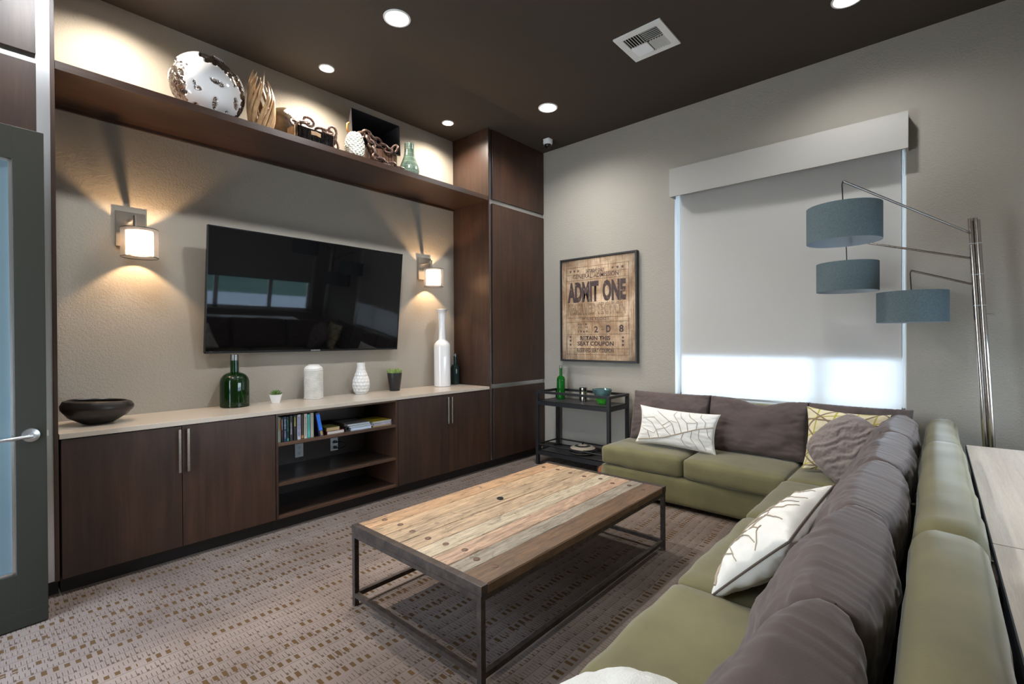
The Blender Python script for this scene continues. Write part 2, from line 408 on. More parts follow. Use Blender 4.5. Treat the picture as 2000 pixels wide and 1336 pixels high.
structure('baseboard_right', G().box(Xw - .014, Xw, Y0, Yc + .03, 0, .15, .004), m_doorframe)
structure('baseboard_front', G().box(X0, Xw - .02, Y0, Y0 + .014, 0, .15, .004), m_doorframe)

def window(name, horiz, a0, a1, z0, z1, depth, mull):
    """frame and panes inside an opening; horiz 'x' = lies in the right wall, 'y' = front wall"""
    def bx(g, p0, p1, q0, q1, c0, c1):
        return g.box(c0, c1, p0, p1, q0, q1) if horiz == 'x' else g.box(p0, p1, c0, c1, q0, q1)
    f = G(); d0, d1 = depth
    bx(f, a0, a0 + .045, z0, z1, d0, d1); bx(f, a1 - .045, a1, z0, z1, d0, d1)
    bx(f, a0, a1, z0, z0 + .05, d0, d1); bx(f, a0, a1, z1 - .05, z1, d0, d1)
    for mm in mull: bx(f, mm - .032, mm + .032, z0, z1, d0, d1)
    w = structure(name, f, m_white)
    g = G(); dm = (d0 + d1) / 2; bx(g, a0 + .04, a1 - .04, z0 + .04, z1 - .04, dm - .003, dm + .003)
    structure('pane', g, m_pane, w)
    return w
_w = window('window_1', 'x', wy0, wy1, wz0, wz1, (Xw + .12, Xw + .17), (.734,))
for a, b in ((wy0 - .0, wy0 + .007), (wy1 - .007, wy1)): structure('jamb', G().box(4.656, Xw + .12, a, b, wz0, wz1), m_white, _w)
window('window_2', 'y', vx0, vx1, .80, wz1, (Y0 - .17, Y0 - .12), (2.80, 3.70))

# outside
structure('ground_outside', G().box(-60, 80, -19, Y0 - .2, -.35, -.25), m_lawn)
structure('road_and_bounce_ground', G().box(-60, 80, -11, -2.5, -.24, -.22).box(-60, 80, -90, -19, -.3, -.24).box(Xw + .2, 40, Y0 - .2, 30, -.35, -.25), m_road)  # last box: unseen pale ground added to bounce daylight into the roller shade

# roller shades
r = thing('roller_shade', (Xw + .03, 1.06, .82), 'tall translucent roller shade pulled right down over the window, glowing white along its lower third', 'window shade')
build('screen_fabric', G().box(4.690, 4.692, .200, 1.905, .845, 2.88), m_sheer, r)
build('hem_bar', G().box(4.684, 4.698, .200, 1.905, .825, .847, .003), m_alu, r)
rb = thing('blackout_shade', (Xw + .09, 1.06, 1.24), 'opaque second shade behind the glowing screen, stopping above its bright lower third', 'window shade')
build('blackout_fabric', G().box(4.728, 4.730, .197, 1.915, 1.245, 2.88), m_blackout, rb)
build('hem_bar', G().box(4.722, 4.736, .197, 1.915, 1.232, 1.25, .003), m_alu, rb)
rc_ = thing('roller_shade', (3.17, Y0 - .06, 1.36), 'half-lowered roller shade over the window behind the sofa', 'window shade')
build('blackout_fabric', G().box(vx0 + .02, vx1 - .02, Y0 - .062, Y0 - .058, 1.38, 2.88), m_blackout, rc_)
build('hem_bar', G().box(vx0 + .02, vx1 - .02, Y0 - .068, Y0 - .052, 1.36, 1.385, .003), m_alu, rc_)
g = G().box(4.532, 4.548, .154, 1.956, 2.78, 3.05).box(4.548, 4.651, .155, .170, 2.782, 3.048).box(4.548, 4.651, 1.940, 1.955, 2.782, 3.048).box(4.548, 4.651, .170, 1.940, 3.034, 3.048)
build('window_valance', g, m_valance, label='flat greige fabric valance box above the window', cat='valance')
ch = G()
for i in range(60): ch.b.verts.ensure_lookup_table(); bmesh.ops.create_icosphere(ch.b, subdivisions=1, radius=.003, matrix=Matrix.Translation((4.640, .187, .83 + i * .032)))
ch.tube([(4.640, .187, .83 + i * .1) for i in range(20)], .0012, 6)
build('bead_chain', ch, m_whiteplate, r)

# ------------------------------------------------------------------ door at left
dp = thing('door_1', (.24, 3.30, 0), None, None, kind='structure')
Dm = Matrix.Translation((.243, 3.346, 0)) @ Matrix.Rotation(math.radians(5.4), 4, 'Z')
def dbox(g, x0, x1, y0, y1, z0, z1, bev=0): return g.box(x0, x1, y0, y1, z0, z1, bev, mat=Dm)
g = G(); dbox(g, -.112, 0, 0, .045, .006, 2.444, .002); dbox(g, -1.03, -.845, 0, .045, .006, 2.444, .002)
dbox(g, -.85, -.11, 0, .045, 2.285, 2.444, .002); dbox(g, -.85, -.11, 0, .045, .006, .27, .002)
build('door_frame', g, m_doorframe, dp)
g = G()
for a in ((-.124, -.110, .01, .035, .27, 2.285), (-.847, -.833, .01, .035, .27, 2.285), (-.847, -.110, .01, .035, 2.272, 2.286), (-.847, -.110, .01, .035, .268, .282)): dbox(g, *a)
build('glazing_bead', g, m_alu, dp)
build('frosted_pane', dbox(G(), -.84, -.117, .018, .027, .275, 2.28), m_frost, dp)
build('kick_plate', dbox(G(), -1.028, -.002, -.004, 0, .008, .085), m_doorframe, dp)
g = G(); g.lathe([(0, 0), (.034, 0), (.032, .006), (.012, .010), (.012, .045), (0, .045)], n=32, mat=Matrix.Rotation(PI / 2, 3, 'X'))
for v in g.b.verts: v.co = Dm @ (v.co + Vector((-.057, 0, .94)))
hn = build('rose', g, m_alu, dp, smooth=True)
g = G(); g.tube([Dm @ Vector(p) for p in ((-.057, -.040, .94), (-.09, -.044, .939), (-.13, -.047, .936), (-.165, -.046, .934), (-.178, -.038, .934))], .0085, 12)
build('lever_handle', g, m_alu, dp, smooth=True)
build('latch_bolt', dbox(G(), 0, .010, .016, .030, .925, .955), m_nickel, dp)

# ------------------------------------------------------------------ built-in cabinetry
def handle(parent, x, z0, z1, y=Yc):
    g = G().box(x - .007, x + .007, y - .034, y - .022, z0, z1, .0015)
    g.box(x - .005, x + .005, y - .024, y + .0, z0 + .015, z0 + .027).box(x - .005, x + .005, y - .024, y, z1 - .027, z1 - .015)
    return build('handle', g, m_nickel, parent)
def base_cab(x0, x1, xm, label, hz):
    t = thing('base_cabinet', ((x0 + x1) / 2, (Yc + Yt) / 2, 0), label, 'cabinet')
    build('carcass', G().box(x0 + .002, x1 - .002, Yc + .021, Yt - .004, .09, .863), m_woodin, t)
    build('toe_kick', G().box(x0 + .001, x1 - .001, Yc + .06, Yt - .01, .0, .09), m_toe, t)
    for (a, b, hx) in ((x0 + .003, xm - .0018, xm - .018), (xm + .0018, x1 - .003, xm + .028)):
        d = build('door', G().box(a, b, Yc, Yc + .02, .092, .858, .0012), m_woodv, t)
        handle(d, hx, *hz)
    return t
base_cab(.313, 1.456, .879, 'wide two-door espresso wood base cabinet under the dark bowl, nearest the glass door', (.569, .842))
base_cab(2.512, 3.674, 3.099, 'two-door espresso wood base cabinet under the tall white vase, right of the open shelves', (.574, .836))
t = thing('open_shelf_unit', (1.98, 3.88, 0), 'open dark wood shelving bay holding books between the two base cabinets', 'shelf unit')
build('side_panel', G().box(1.458, 1.474, Yc + .001, Yt - .004, .09, .863), m_woodv, t)
build('side_panel', G().box(2.488, 2.510, Yc + .001, Yt - .004, .09, .863), m_woodv, t)
build('back_panel', G().box(1.474, 2.488, 4.112, Yt - .004, .09, .863), m_woodin, t)
build('top_panel', G().box(1.474, 2.488, Yc + .004, 4.112, .849, .863), m_woodedge, t)
build('toe_kick', G().box(1.457, 2.511, Yc + .06, Yt - .01, 0, .09), m_toe, t)
for z in (.646, .353, .113):
    s = build('shelf', G().box(1.474, 2.488, Yc + .02, 4.112, z - .021, z), m_woodin, t)
    build('shelf_edge', G().box(1.474, 2.488, Yc + .002, Yc + .02, z - .022, z + .0005, .001), m_woodedge, s)
build('countertop', G().box(.309, 3.676, Yc - .006, Yt - .002, .864, .893, .0015), m_counter, label='long beige quartz countertop running over all the base cabinets', cat='countertop')

t = thing('tall_cabinet', (4.16, 3.88, 0), 'floor-to-ceiling espresso wood cabinet tower in the far corner beside the window wall', 'cabinet')
build('carcass', G().box(Xr, Xw - .002, Yc + .034, Yt - .004, .09, H - .002), m_woodv, t)
build('side_panel', G().box(Xr, Xr + .016, Yc - .004, Yc + .034, .09, H - .002, .001), m_woodv, t)
build('toe_kick', G().box(Xr, Xw - .002, Yc + .06, Yt - .004, 0, .09), m_toe, t)
build('metal_reveal', G().box(Xr + .016, Xr + .066, Yc + .022, Yc + .034, .09, H - .002), m_alu, t)
for z0, z1 in ((2.872, 2.921), (.866, .911)): build('metal_strip', G().box(Xr + .066, Xw - .003, Yc + .022, Yc + .034, z0 - .01, z1 + .01), m_alu, t)
for z0, z1 in ((.095, .866), (.911, 2.872), (2.921, H - .004)): build('door', G().box(Xr + .067, Xw - .006, Yc - .0, Yc + .022, z0, z1, .0012), m_woodv, t)
t = thing('tall_cabinet', (-.27, 3.88, 0), 'floor-to-ceiling dark wood cabinet tower behind the open glass door', 'cabinet')
build('carcass', G().box(X0 + .002, .305, Yc + .034, Yt - .004, .09, H - .002), m_woodv, t)
build('side_panel', G().box(.288, .306, Yc - .004, Yc + .034, .09, H - .002, .001), m_woodv, t)
build('toe_kick', G().box(X0 + .002, .305, Yc + .06, Yt - .004, 0, .09), m_toe, t)
build('metal_reveal', G().box(.232, .288, Yc + .012, Yc + .034, .09, H - .002), m_alu, t)
build('metal_strip', G().box(X0 + .002, .232, Yc + .022, Yc + .034, 2.87, 2.95), m_alu, t)
for z0, z1 in ((.095, 2.885), (2.937, H - .004)): build('door', G().box(X0 + .004, .234, Yc, Yc + .022, z0, z1, .0012), m_woodv, t)
t = thing('display_shelf', (1.99, 3.877, 2.889), 'long espresso wood display shelf spanning high above the television', 'shelf')
build('shelf_board', G().box(.307, Xr - .001, Yc - .0, Yt - .002, 2.889, 2.936, .001), m_woodh, t)
build('cleat', G().box(.307, Xr - .001, Yt - .022, Yt - .002, 2.868, 2.889), m_woodh, t)

# ------------------------------------------------------------------ ceiling fixtures
m_led = emis('led_lens_cool', (.93, .97, 1.0), 14); m_ledw = emis('led_lens_warm', (1, .93, .84), 14)
def downlight(x, y, R, lens, label, group):
    t = thing('recessed_downlight', (x, y, H), label, 'downlight', group)
    build('trim_ring', G().lathe([(R * .82, -.001), (R * .88, -.007), (R, -.006), (R * 1.02, -.0005)], (x, y, H), 40), m_white, t, smooth=True)
    build('lens', G().disc((x, y, H - .0035), R * .84, .004), lens, t)
    return t
big = [(2.005, 2.848, 'large round ceiling downlight above the coffee table, left of the air vent', None), (3.765, 2.853, 'large round ceiling downlight near the dome camera', None),
       (3.91, .445, 'large round ceiling downlight cut off by the top edge of the photo', None), (.25, 2.85, 'large round ceiling downlight nearest the glass door', None),
       (2.02, .55, 'large round ceiling downlight above the long side of the sofa', None), (.25, .45, 'large round ceiling downlight above the near end of the long sofa side', None)]
small = [(1.978, 3.807, 'small ceiling downlight over the middle of the display shelf', None), (3.322, 3.830, 'small ceiling downlight beside the far cabinet tower', None), (.63, 3.80, 'small ceiling downlight over the left end of the display shelf', None)]
b0 = s0 = None
for x, y, lb, gr in big:
    if b0 is None: b0 = downlight(x, y, .094, m_led, lb, 'large ceiling downlights')
    else:
        o = copy_tree(b0); o.location = (x, y, H); o['label'] = lb
for x, y, lb, gr in small:
    if s0 is None: s0 = downlight(x, y, .062, m_ledw, lb, 'small wall-washing downlights')
    else:
        o = copy_tree(s0); o.location = (x, y, H); o['label'] = lb
def spot(x, y, power, col, ang, blend, r=.06, tilt=(0, 0)):
    l = bpy.data.lights.new('downlight_lamp', 'SPOT'); l.energy = power; l.color = col; l.spot_size = math.radians(ang); l.spot_blend = blend; l.shadow_soft_size = r
    o = bpy.data.objects.new('downlight_lamp', l); C.objects.link(o); o.location = (x, y, H - .012); o.rotation_euler = (tilt[0], tilt[1], 0)
for x, y, *_ in big: spot(x, y, 190 if y > 2 else 80, (.97, .98, 1.0), 156, .8)
for x, y, *_ in small: spot(x, y, 185, (1, .88, .74), 150, .9, .04)

# air vent
t = thing('ceiling_air_vent', (3.43, 1.652, H), 'square white four-way ceiling air vent with louvres', 'air vent')
vx, vy, vh = 3.432, 1.652, .187; g = G()
for a in ((vx - vh, vx + vh, vy - vh, vy - vh + .052), (vx - vh, vx + vh, vy + vh - .052, vy + vh), (vx - vh, vx - vh + .052, vy - vh + .052, vy + vh - .052), (vx + vh - .052, vx + vh, vy - vh + .052, vy + vh - .052)):
    g.box(a[0], a[1], a[2], a[3], H - .012, H - .001)
build('frame', g, m_white, t)
build('duct_backing', G().box(vx - .14, vx + .14, vy - .14, vy + .14, H - .0015, H - .0005), m_black, t)
q = .068
for (cx, cy, ax, s) in ((vx - q, vy + q, 'x', 1), (vx + q, vy + q, 'y', 1), (vx - q, vy - q, 'y', -1), (vx + q, vy - q, 'x', -1)):
    g = G()
    for k in range(6):
        o_ = -q + .012 + k * (2 * q - .012) / 6
        R = Matrix.Rotation(math.radians(45 * s), 4, 'X' if ax == 'x' else 'Y')
        if ax == 'x': mt = Matrix.Translation((cx, cy + o_, H - .010)) @ R; g.box(-q, q, -.010, .010, -.0008, .0008, mat=mt)
        else: mt = Matrix.Translation((cx + o_, cy, H - .010)) @ R; g.box(-.010, .010, -q, q, -.0008, .0008, mat=mt)
    build('louvre_bank', g, m_white, t)
# dome camera
t = thing('security_camera', (4.358, 3.306, H), 'small white dome security camera on the ceiling in the far corner', 'camera')
build('mount_plate', G().box(4.318, 4.398, 3.266, 3.346, H - .012, H - .0005, .003), m_white, t)
build('housing', G().lathe([(0, -.012), (.052, -.012), (.054, -.045), (.046, -.062), (0, -.062)], (4.358, 3.306, H)), m_white, t, smooth=True)
build('dome', G().lathe([(.038, -.060), (.038, -.072), (.032, -.086), (.02, -.097), (0, -.101)], (4.358, 3.306, H)), m_tvb, t, smooth=True)

# ------------------------------------------------------------------ television
t = thing('television', (2.005, 4.05, 1.30), 'large flat black television tilted down on the wall between the sconces', 'television')
TM = Matrix.Translation((2.004, 4.098, 1.303)) @ Matrix.Rotation(math.radians(6.4), 4, 'X')   # local: x along wall, z up the screen, -y towards the room
hw, hh = .855, .958
build('casing', G().box(-hw, hw, .004, .034, .0, hh, .004, mat=TM).box(-.5, .5, .03, .06, .2, .7, .006, mat=TM), m_tvb, t)
g = G()
for a in ((-hw, hw, 0, .016), (-hw, hw, hh - .008, hh)): g.box(a[0], a[1], -.001, .006, a[2], a[3], .001, mat=TM)
for a in ((-hw, -hw + .008), (hw - .008, hw)): g.box(a[0], a[1], -.001, .006, 0, hh, .001, mat=TM)
build('bezel', g, m_tvb, t)
build('screen', G().box(-hw + .008, hw - .008, .002, .005, .016, hh - .008, mat=TM), m_tv, t)
build('wall_bracket', G().box(1.8, 2.2, 4.08, 4.157, 1.55, 1.98), m_black, t)

def text_mesh(body, size, fn, depth=.0006, sx=1.0, sy=1.0, bold=0.0, outline=False, align='CENTER', space=1.0):
    cu = bpy.data.curves.new('t', 'FONT'); cu.body = body; cu.size = size; cu.align_x = align; cu.offset = bold; cu.extrude = 0; cu.resolution_u = 3; cu.space_character = space
    if outline: cu.fill_mode = 'NONE'; cu.bevel_depth = .012; cu.bevel_resolution = 0
    o = bpy.data.objects.new('t', cu); C.objects.link(o); bpy.context.view_layer.update()
    dg = bpy.context.evaluated_depsgraph_get(); me = bpy.data.meshes.new_from_object(o.evaluated_get(dg))
    bpy.data.objects.remove(o)
    for v in me.vertices: v.co = fn(v.co.x * sx, v.co.y * sy, v.co.z)
    return me
def join(meshes):
    b = bmesh.new()
    for me in meshes: b.from_mesh(me)
    g = G(); g.b.free(); g.b = b; return g
me = text_mesh('SAMSUNG', .016, lambda x, y, z: TM @ Vector((x, -.0018, .004 + y)), sx=1.15, bold=.0006)
build('logo', join([me]), m_alu, t)

# ------------------------------------------------------------------ sconces
def sconce(x, label):
    t = thing('wall_sconce', (x, Yt, 1.95), label, 'wall lamp', 'pair of drum shade wall sconces')
    z0 = 2.0
    build('back_plate', G().box(x - .012, x + .155, Yt - .022, Yt - .001, 2.045, 2.285, .002), m_nickel, t)
    cx, cy = x + .098, Yt - .135
    build('arm', G().box(x + .062, x + .082, cy, Yt - .02, 2.215, 2.240, .001).tube([(cx - .026, cy + .004, 2.245), (cx - .026, cy + .004, 2.12)], .009, 12), m_nickel, t)
    R, z1, z2 = .103, 1.965, 2.155
    so = build('outer_shade', G().lathe([(R, z1 - 1.965), (R, z2 - 1.965)], (cx, cy, 1.965), 48), m_sheersc, t, smooth=True)
    for zz in (z1, z2): build('shade_trim', G().tube([(cx + R * math.cos(a), cy + R * math.sin(a), zz) for a in (2 * PI * k / 48 for k in range(48))], .0025, 6, True), m_black, so)
    build('inner_shade', G().lathe([(.075, .018), (.075, .175)], (cx, cy, 1.965), 40), m_drum, t, smooth=True)
    build('bulb', G().lathe([(0, -.026), (.016, -.02), (.022, 0), (.016, .02), (.010, .03), (.010, .055), (0, .055)], (cx, cy, 2.062), 24), m_clear, t, smooth=True)
    return t
sc1 = sconce(.655, 'lit wall sconce left of the television, near the dark bowl')
sc2 = copy_tree(sc1); sc2.location.x += 3.178 - .655; sc2['label'] = 'lit wall sconce right of the television, above the tall white vase'
for x in (.655, 3.178):
    l = bpy.data.lights.new('sconce_bulb', 'POINT'); l.energy = 25; l.color = (1, .62, .34); l.shadow_soft_size = .010
    o = bpy.data.objects.new('sconce_bulb', l); C.objects.link(o); o.location = (x + .098, Yt - .135, 2.062)

# ------------------------------------------------------------------ framed ticket picture
t = thing('framed_picture', (4.62, 2.83, 1.13), 'framed vintage admission ticket print on the wall above the bar cart', 'picture')
py0, py1, pz0, pz1 = 2.341, 3.322, 1.138, 2.325
g = G().box(4.600, 4.650, py0, py0 + .018, pz0, pz1).box(4.600, 4.650, py1 - .018, py1, pz0, pz1).box(4.600, 4.650, py0 + .018, py1 - .018, pz0, pz0 + .018).box(4.600, 4.650, py0 + .018, py1 - .018, pz1 - .018, pz1)
build('frame', g, m_blackframe, t)
cy0, cy1, cz0, cz1 = py0 + .022, py1 - .022, pz0 + .022, pz1 - .022
g = G(); N1, N2 = 24, 30; vs = [[g.b.verts.new((4.612, cy0 + (cy1 - cy0) * i / N1, cz0 + (cz1 - cz0) * j / N2)) for j in range(N2 + 1)] for i in range(N1 + 1)]
for i in range(N1):
    for j in range(N2): g.b.faces.new((vs[i][j], vs[i + 1][j], vs[i + 1][j + 1], vs[i][j + 1]))
g.box(4.613, 4.648, cy0, cy1, cz0, cz1)
cv = build('canvas', g, m_canvas, t)
ym, zm = (cy0 + cy1) / 2, (cz0 + cz1) / 2
off = ORG[cv.name]
def vig(p, co):
    u = abs(co.y + off.y - ym) / ((cy1 - cy0) / 2); v = abs(co.z + off.z - zm) / ((cz1 - cz0) / 2)
    k = 1 - .62 * max(0, (max(u, v) ** 2 * .6 + (u * v) ** 2 * .8) - .35); k += .15 * (noise.noise(Vector((co.y * 9, co.z * 9, 1))))
    return (k, k * .97, k * .93, 1)
setcol(cv.data, vig)
W_, H_ = cy1 - cy0, cz1 - cz0
def PT(u, v):  # u 0..1 from the picture's left, v 0..1 from its top
    return lambda x, y, z: Vector((4.6105 - z, cy1 - u * W_ - x, cz1 - v * H_ + y))
def fit(body, u0, u1, v0, v1, bold=0, outline=False, space=1.0):
    me = text_mesh(body, 1.0, lambda x, y, z: Vector((x, y, z)), bold=bold, outline=outline, space=space)
    xs = [v.co.x for v in me.vertices]; ys = [v.co.y for v in me.vertices]; zs = [v.co.z for v in me.vertices]
    for v in me.vertices:
        fx = (v.co.x - min(xs)) / (max(xs) - min(xs)); fy_ = (v.co.y - min(ys)) / (max(ys) - min(ys))
        v.co = Vector((4.6105, cy1 - (u0 + (u1 - u0) * fx) * W_, cz1 - (v1 + (v0 - v1) * fy_) * H_))
    return me
def star(g, u, v, r):
    pts = [(r * (1 if i % 2 == 0 else .4) * math.sin(2 * PI * i / 10), r * (1 if i % 2 == 0 else .4) * math.cos(2 * PI * i / 10)) for i in range(10)]
    f = PT(u, v); cen = g.b.verts.new(f(0, 0, 0)); vv = [g.b.verts.new(f(a, b, 0)) for a, b in pts]
    for i in range(10): g.b.faces.new((cen, vv[i], vv[(i + 1) % 10]))
for body, u0, u1, v0, v1, bold, space in (('SATURDAY ONLY', .356, .605, .105, .140, .03, 1), ('GENERAL ADMISSION', .163, .794, .150, .192, .012, 1), ('ADMIT', .085, .530, .224, .428, .055, 1), ('ONE', .580, .885, .224, .430, .055, 1),
        ('MAIN FLOOR', .306, .670, .580, .610, 0, 1.2), ('8:00 P.M.', .235, .373, .636, .654, .02, 1.2), ('JUL. 24', .235, .373, .668, .688, .02, 1.2), ('1969', .235, .373, .707, .730, .02, 1.5),
        ('2', .464, .519, .668, .730, .03, 1), ('-', .560, .592, .698, .704, 0, 1), ('D', .628, .688, .660, .730, .04, 1), ('8', .798, .855, .660, .730, .03, 1), ('ROW', .470, .530, .630, .640, 0, 1), ('SEC', .635, .680, .630, .640, 0, 1), ('SEAT', .800, .855, .628, .638, 0, 1),
        ('RETAIN THIS', .268, .682, .762, .806, .035, 1), ('SEAT COUPON', .228, .727, .816, .860, .035, 1), ('RESERVED SEAT COUPON', .219, .725, .886, .926, .02, 1)):
    build('lettering', join([fit(body, u0, u1, v0, v1, bold, False, space)]), m_ink, cv)
g = G()
for u, v, rr in ((.129, .112, .020), (.187, .112, .020), (.242, .112, .020), (.717, .115, .019), (.78, .115, .021), (.843, .115, .021), (.125, .772, .020), (.125, .809, .020), (.125, .850, .020), (.845, .779, .020), (.845, .813, .022), (.845, .850, .022)): star(g, u, v, rr)
build('printed_stars', g, m_ink, cv)
g = join([fit('RESERVED SECTION', .09, .88, .440, .552, 0, True)])
def rect(g, u0, u1, v0, v1):
    a = PT(u0, v1)(0, 0, 0); b = PT(u1, v0)(0, 0, 0); g.box(4.6095, 4.6108, b.y, a.y, a.z, b.z)
for v in (.075, .145, .205, .580, .622, .745, .885, .945): rect(g, .07, .92, v, v + .0018)
for u in (.07, .92): rect(g, u, u + .0025, .075, .945)
build('faded_print', g, m_inkf, cv)

# ------------------------------------------------------------------ bar cart
cx0, cx1, ky0, ky1 = 4.178, 4.590, 2.425, 3.362
t = thing('bar_cart', (4.38, 2.9, 0), 'black two-tier metal bar cart with railings under the framed picture', 'bar cart')
for x in (cx0, cx1 - .034):
    for y in (ky0, ky1 - .034): build('leg', G().box(x, x + .034, y, y + .034, 0.0 if y > 3 else .10, .822, .001), m_cart, t)
for z, zt in ((.712, 'top'), (.158, 'low')):
    sh = build('tray', G().box(cx0 + .006, cx1 - .006, ky0 + .006, ky1 - .006, z - .012, z), m_cartwood, t)
    g = G()
    for a in ((cx0 + .002, cx0 + .03, ky0 + .03, ky1 - .03), (cx1 - .03, cx1 - .002, ky0 + .03, ky1 - .03), (cx0 + .03, cx1 - .03, ky0 + .002, ky0 + .03), (cx0 + .03, cx1 - .03, ky1 - .03, ky1 - .002)):
        g.box(*a, z - .044, z - .0)
    build('tray_rim', g, m_cart, sh)
g = G()
for a in ((cx0 + .002, cx0 + .03, ky0 + .03, ky1 - .03), (cx1 - .03, cx1 - .002, ky0 + .03, ky1 - .03), (cx0 + .03, cx1 - .03, ky0 + .002, ky0 + .03), (cx0 + .03, cx1 - .03, ky1 - .03, ky1 - .002)):
    g.box(*a, .796, .822)
build('top_rail', g, m_cart, t)
g = G()
for x in (cx0 + .017, cx1 - .017): g.tube([(x, ky0 + .02, .226), (x, ky1 - .02, .226)], .008, 10)
g.tube([(cx0 + .02, ky1 - .017, .226), (cx1 - .02, ky1 - .017, .226)], .008, 10)
build('lower_rail', g, m_steelpole if False else m_cart, t, smooth=True)
for x in (cx0 - .012, cx1 + .0):
    w = build('wheel', G().disc((x, 2.478, .080), .080, .026, 'X', 40), m_black, t, smooth=True)
    build('hub_disc', G().disc((x - .003, 2.478, .080), .062, .028, 'X', 40), m_wheelw, w, smooth=True)
    build('axle', G().disc((x - .006, 2.478, .080), .010, .030, 'X', 16), m_black, w)

def bottle_prof(R, hb, hs, rn, ht, foot=.006): return [(0, 0), (R * .9, 0), (R, foot)] + [(R, hb)] + [(R - (R - rn) * (1 - math.cos(a)), hb + (hs - hb) * math.sin(a)) for a in (PI / 2 * k / 8 for k in range(1, 8))] + [(rn, hs + .004), (rn, ht)]
def vessel(prof, th=.004):
    inn = [(max(r - th, .0005), z + (th if i < 2 else 0)) for i, (r, z) in enumerate(prof)][::-1]
    inn = [p for p in inn if p[1] >= th * .9]
    return prof + inn[:-1] + [(0, th)]
def bottle(name, x, y, z, R, hb, hs, rn, ht, mat, stop, label, cat='bottle'):
    t = thing(name, (x, y, z), label, cat)
    build('glass_body', G().lathe(bottle_prof(R, hb, hs, rn, ht), (x, y, z), 48), mat, t, smooth=True)
    build('stopper', G().lathe([(0, -.03), (rn * .7, -.03), (rn * .7, 0), (rn * 1.02, .0), (rn * 1.0, stop), (rn * .6, stop + .002), (0, stop)], (x, y, z + ht), 24), m_clear, t, smooth=True)
    return t
bottle('glass_bottle', 4.46, 3.215, .712, .047, .215, .265, .0165, .355, m_bottle2, .030, 'slim bright green glass bottle on the bar cart')
build('tumbler', G().lathe(vessel([(0, 0), (.040, 0), (.043, .003), (.044, .150)], .003), (4.44, 2.90, .712), 40), m_cup, smooth=True, label='mirrored silver glass tumbler on the bar cart between bottle and bowl', cat='tumbler')
t = thing('glass_bowl', (4.40, 2.635, .712), 'wavy-rimmed glass bowl, blue above and bright green below, on the bar cart', 'bowl')
wav = lambda r, z, a, j: r * (1 + .05 * math.sin(3 * a + 1) * max(0, (z - .08) / .08))
build('lower_bowl', G().lathe([(0, 0), (.045, 0), (.050, .006), (.062, .035), (.080, .086), (.077, .087), (.058, .036), (.04, .008), (0, .008)], (4.40, 2.635, .712), 48), m_greenw, t, smooth=True)
build('upper_rim', G().lathe([(.0802, .086), (.092, .118), (.104, .155), (.100, .157), (.088, .118), (.077, .088)], (4.40, 2.635, .712), 48, f=wav), m_iri, t, smooth=True)
t = thing('lidded_pot', (4.36, 2.86, .158), 'low round cream and black lidded pot on the lower tray of the bar cart', 'pot')
c_ = (4.36, 2.86, .158)
m_potcream = M('cream_stoneware', (.50, .43, .33), .35); m_potblk = M('black_glaze_band', (.012, .012, .013), .15)
build('pot_body', G().lathe([(0, 0), (.075, 0), (.115, .012), (.142, .030)], c_, 56), m_potcream, t, smooth=True)
build('black_band', G().lathe([(.1418, .030), (.150, .040), (.150, .052), (.135, .066)], c_, 56), m_potblk, t, smooth=True)
lid = build('lid', G().lathe([(.1352, .066), (.105, .082), (.088, .087)], c_, 56), m_potcream, t, smooth=True)
build('lid_ring', G().lathe([(.088, .087), (.07, .092), (.052, .094)], c_, 48), m_potblk, lid, smooth=True)
build('lid_centre', G().lathe([(.052, .094), (.030, .102), (.0, .104)], c_, 48), m_potcream, lid, smooth=True)
build('knob', G().lathe([(0, .102), (.010, .102), (.009, .116), (.014, .120), (.014, .130), (0, .132)], c_, 24), m_potblk, lid, smooth=True)

# ------------------------------------------------------------------ coffee table
tx0, tx1, ty0, ty1, tz = 1.322, 3.036, 1.345, 2.312, .422
t = thing('coffee_table', (2.18, 1.83, 0), 'long reclaimed plank coffee table on a rusty iron frame in front of the sofa', 'coffee table')
cols = [(.44, .265, .14), (.47, .32, .19), (.42, .30, .185), (.45, .32, .20), (.50, .41, .285), (.45, .295, .195), (.29, .245, .185), (.150, .082, .040)]
ws = [.125, .118, .128, .122, .115, .115, .100, .138]; sW = sum(ws); y = ty1 - .004; g = G(); ids = []
for i, w in enumerate(ws):
    ww = w / sW * (ty1 - ty0 - .004); nf = len(g.b.faces)
    jz = random.uniform(-.001, .001)
    n0 = len(g.b.verts)
    # subdivided plank with gently worn edges
    NX = 48; g.b.verts.ensure_lookup_table(); rows = []
    for k in range(NX + 1):
        xx = tx0 + .034 + (tx1 - tx0 - .068) * k / NX
        e0 = -.0012 + (.0035 * abs(noise.noise(Vector((xx * 9, i, 5)))) if i == 7 else .0004 * noise.noise(Vector((xx * 9, i, 5)))); e1 = -.0012
        ya, yb = y - ww - e0, y + e1
        P = [(ya, tz - .040), (ya, tz - .006), (ya + .005, tz - .0005 + jz), (yb - .002, tz + jz), (yb, tz - .003), (yb, tz - .040)]
        rows.append([g.b.verts.new((xx, a, b)) for a, b in P])
    for k in range(NX):
        for m_ in range(6): g.b.faces.new((rows[k][m_], rows[k + 1][m_], rows[k + 1][(m_ + 1) % 6], rows[k][(m_ + 1) % 6]))
    g.b.faces.new(rows[0]); g.b.faces.new(rows[-1][::-1])
    ids.append((y - ww, y, cols[i])); y -= ww
top = build('plank_top', g, m_plank, t, smooth=False)
oy = ORG[top.name].y
def pc(p, co):
    yy = p.center.y + oy
    for a, b, c in ids:
        if a - .004 <= yy <= b + .001: return rgba(c)
    return rgba(cols[-1])
setcol(top.data, pc)
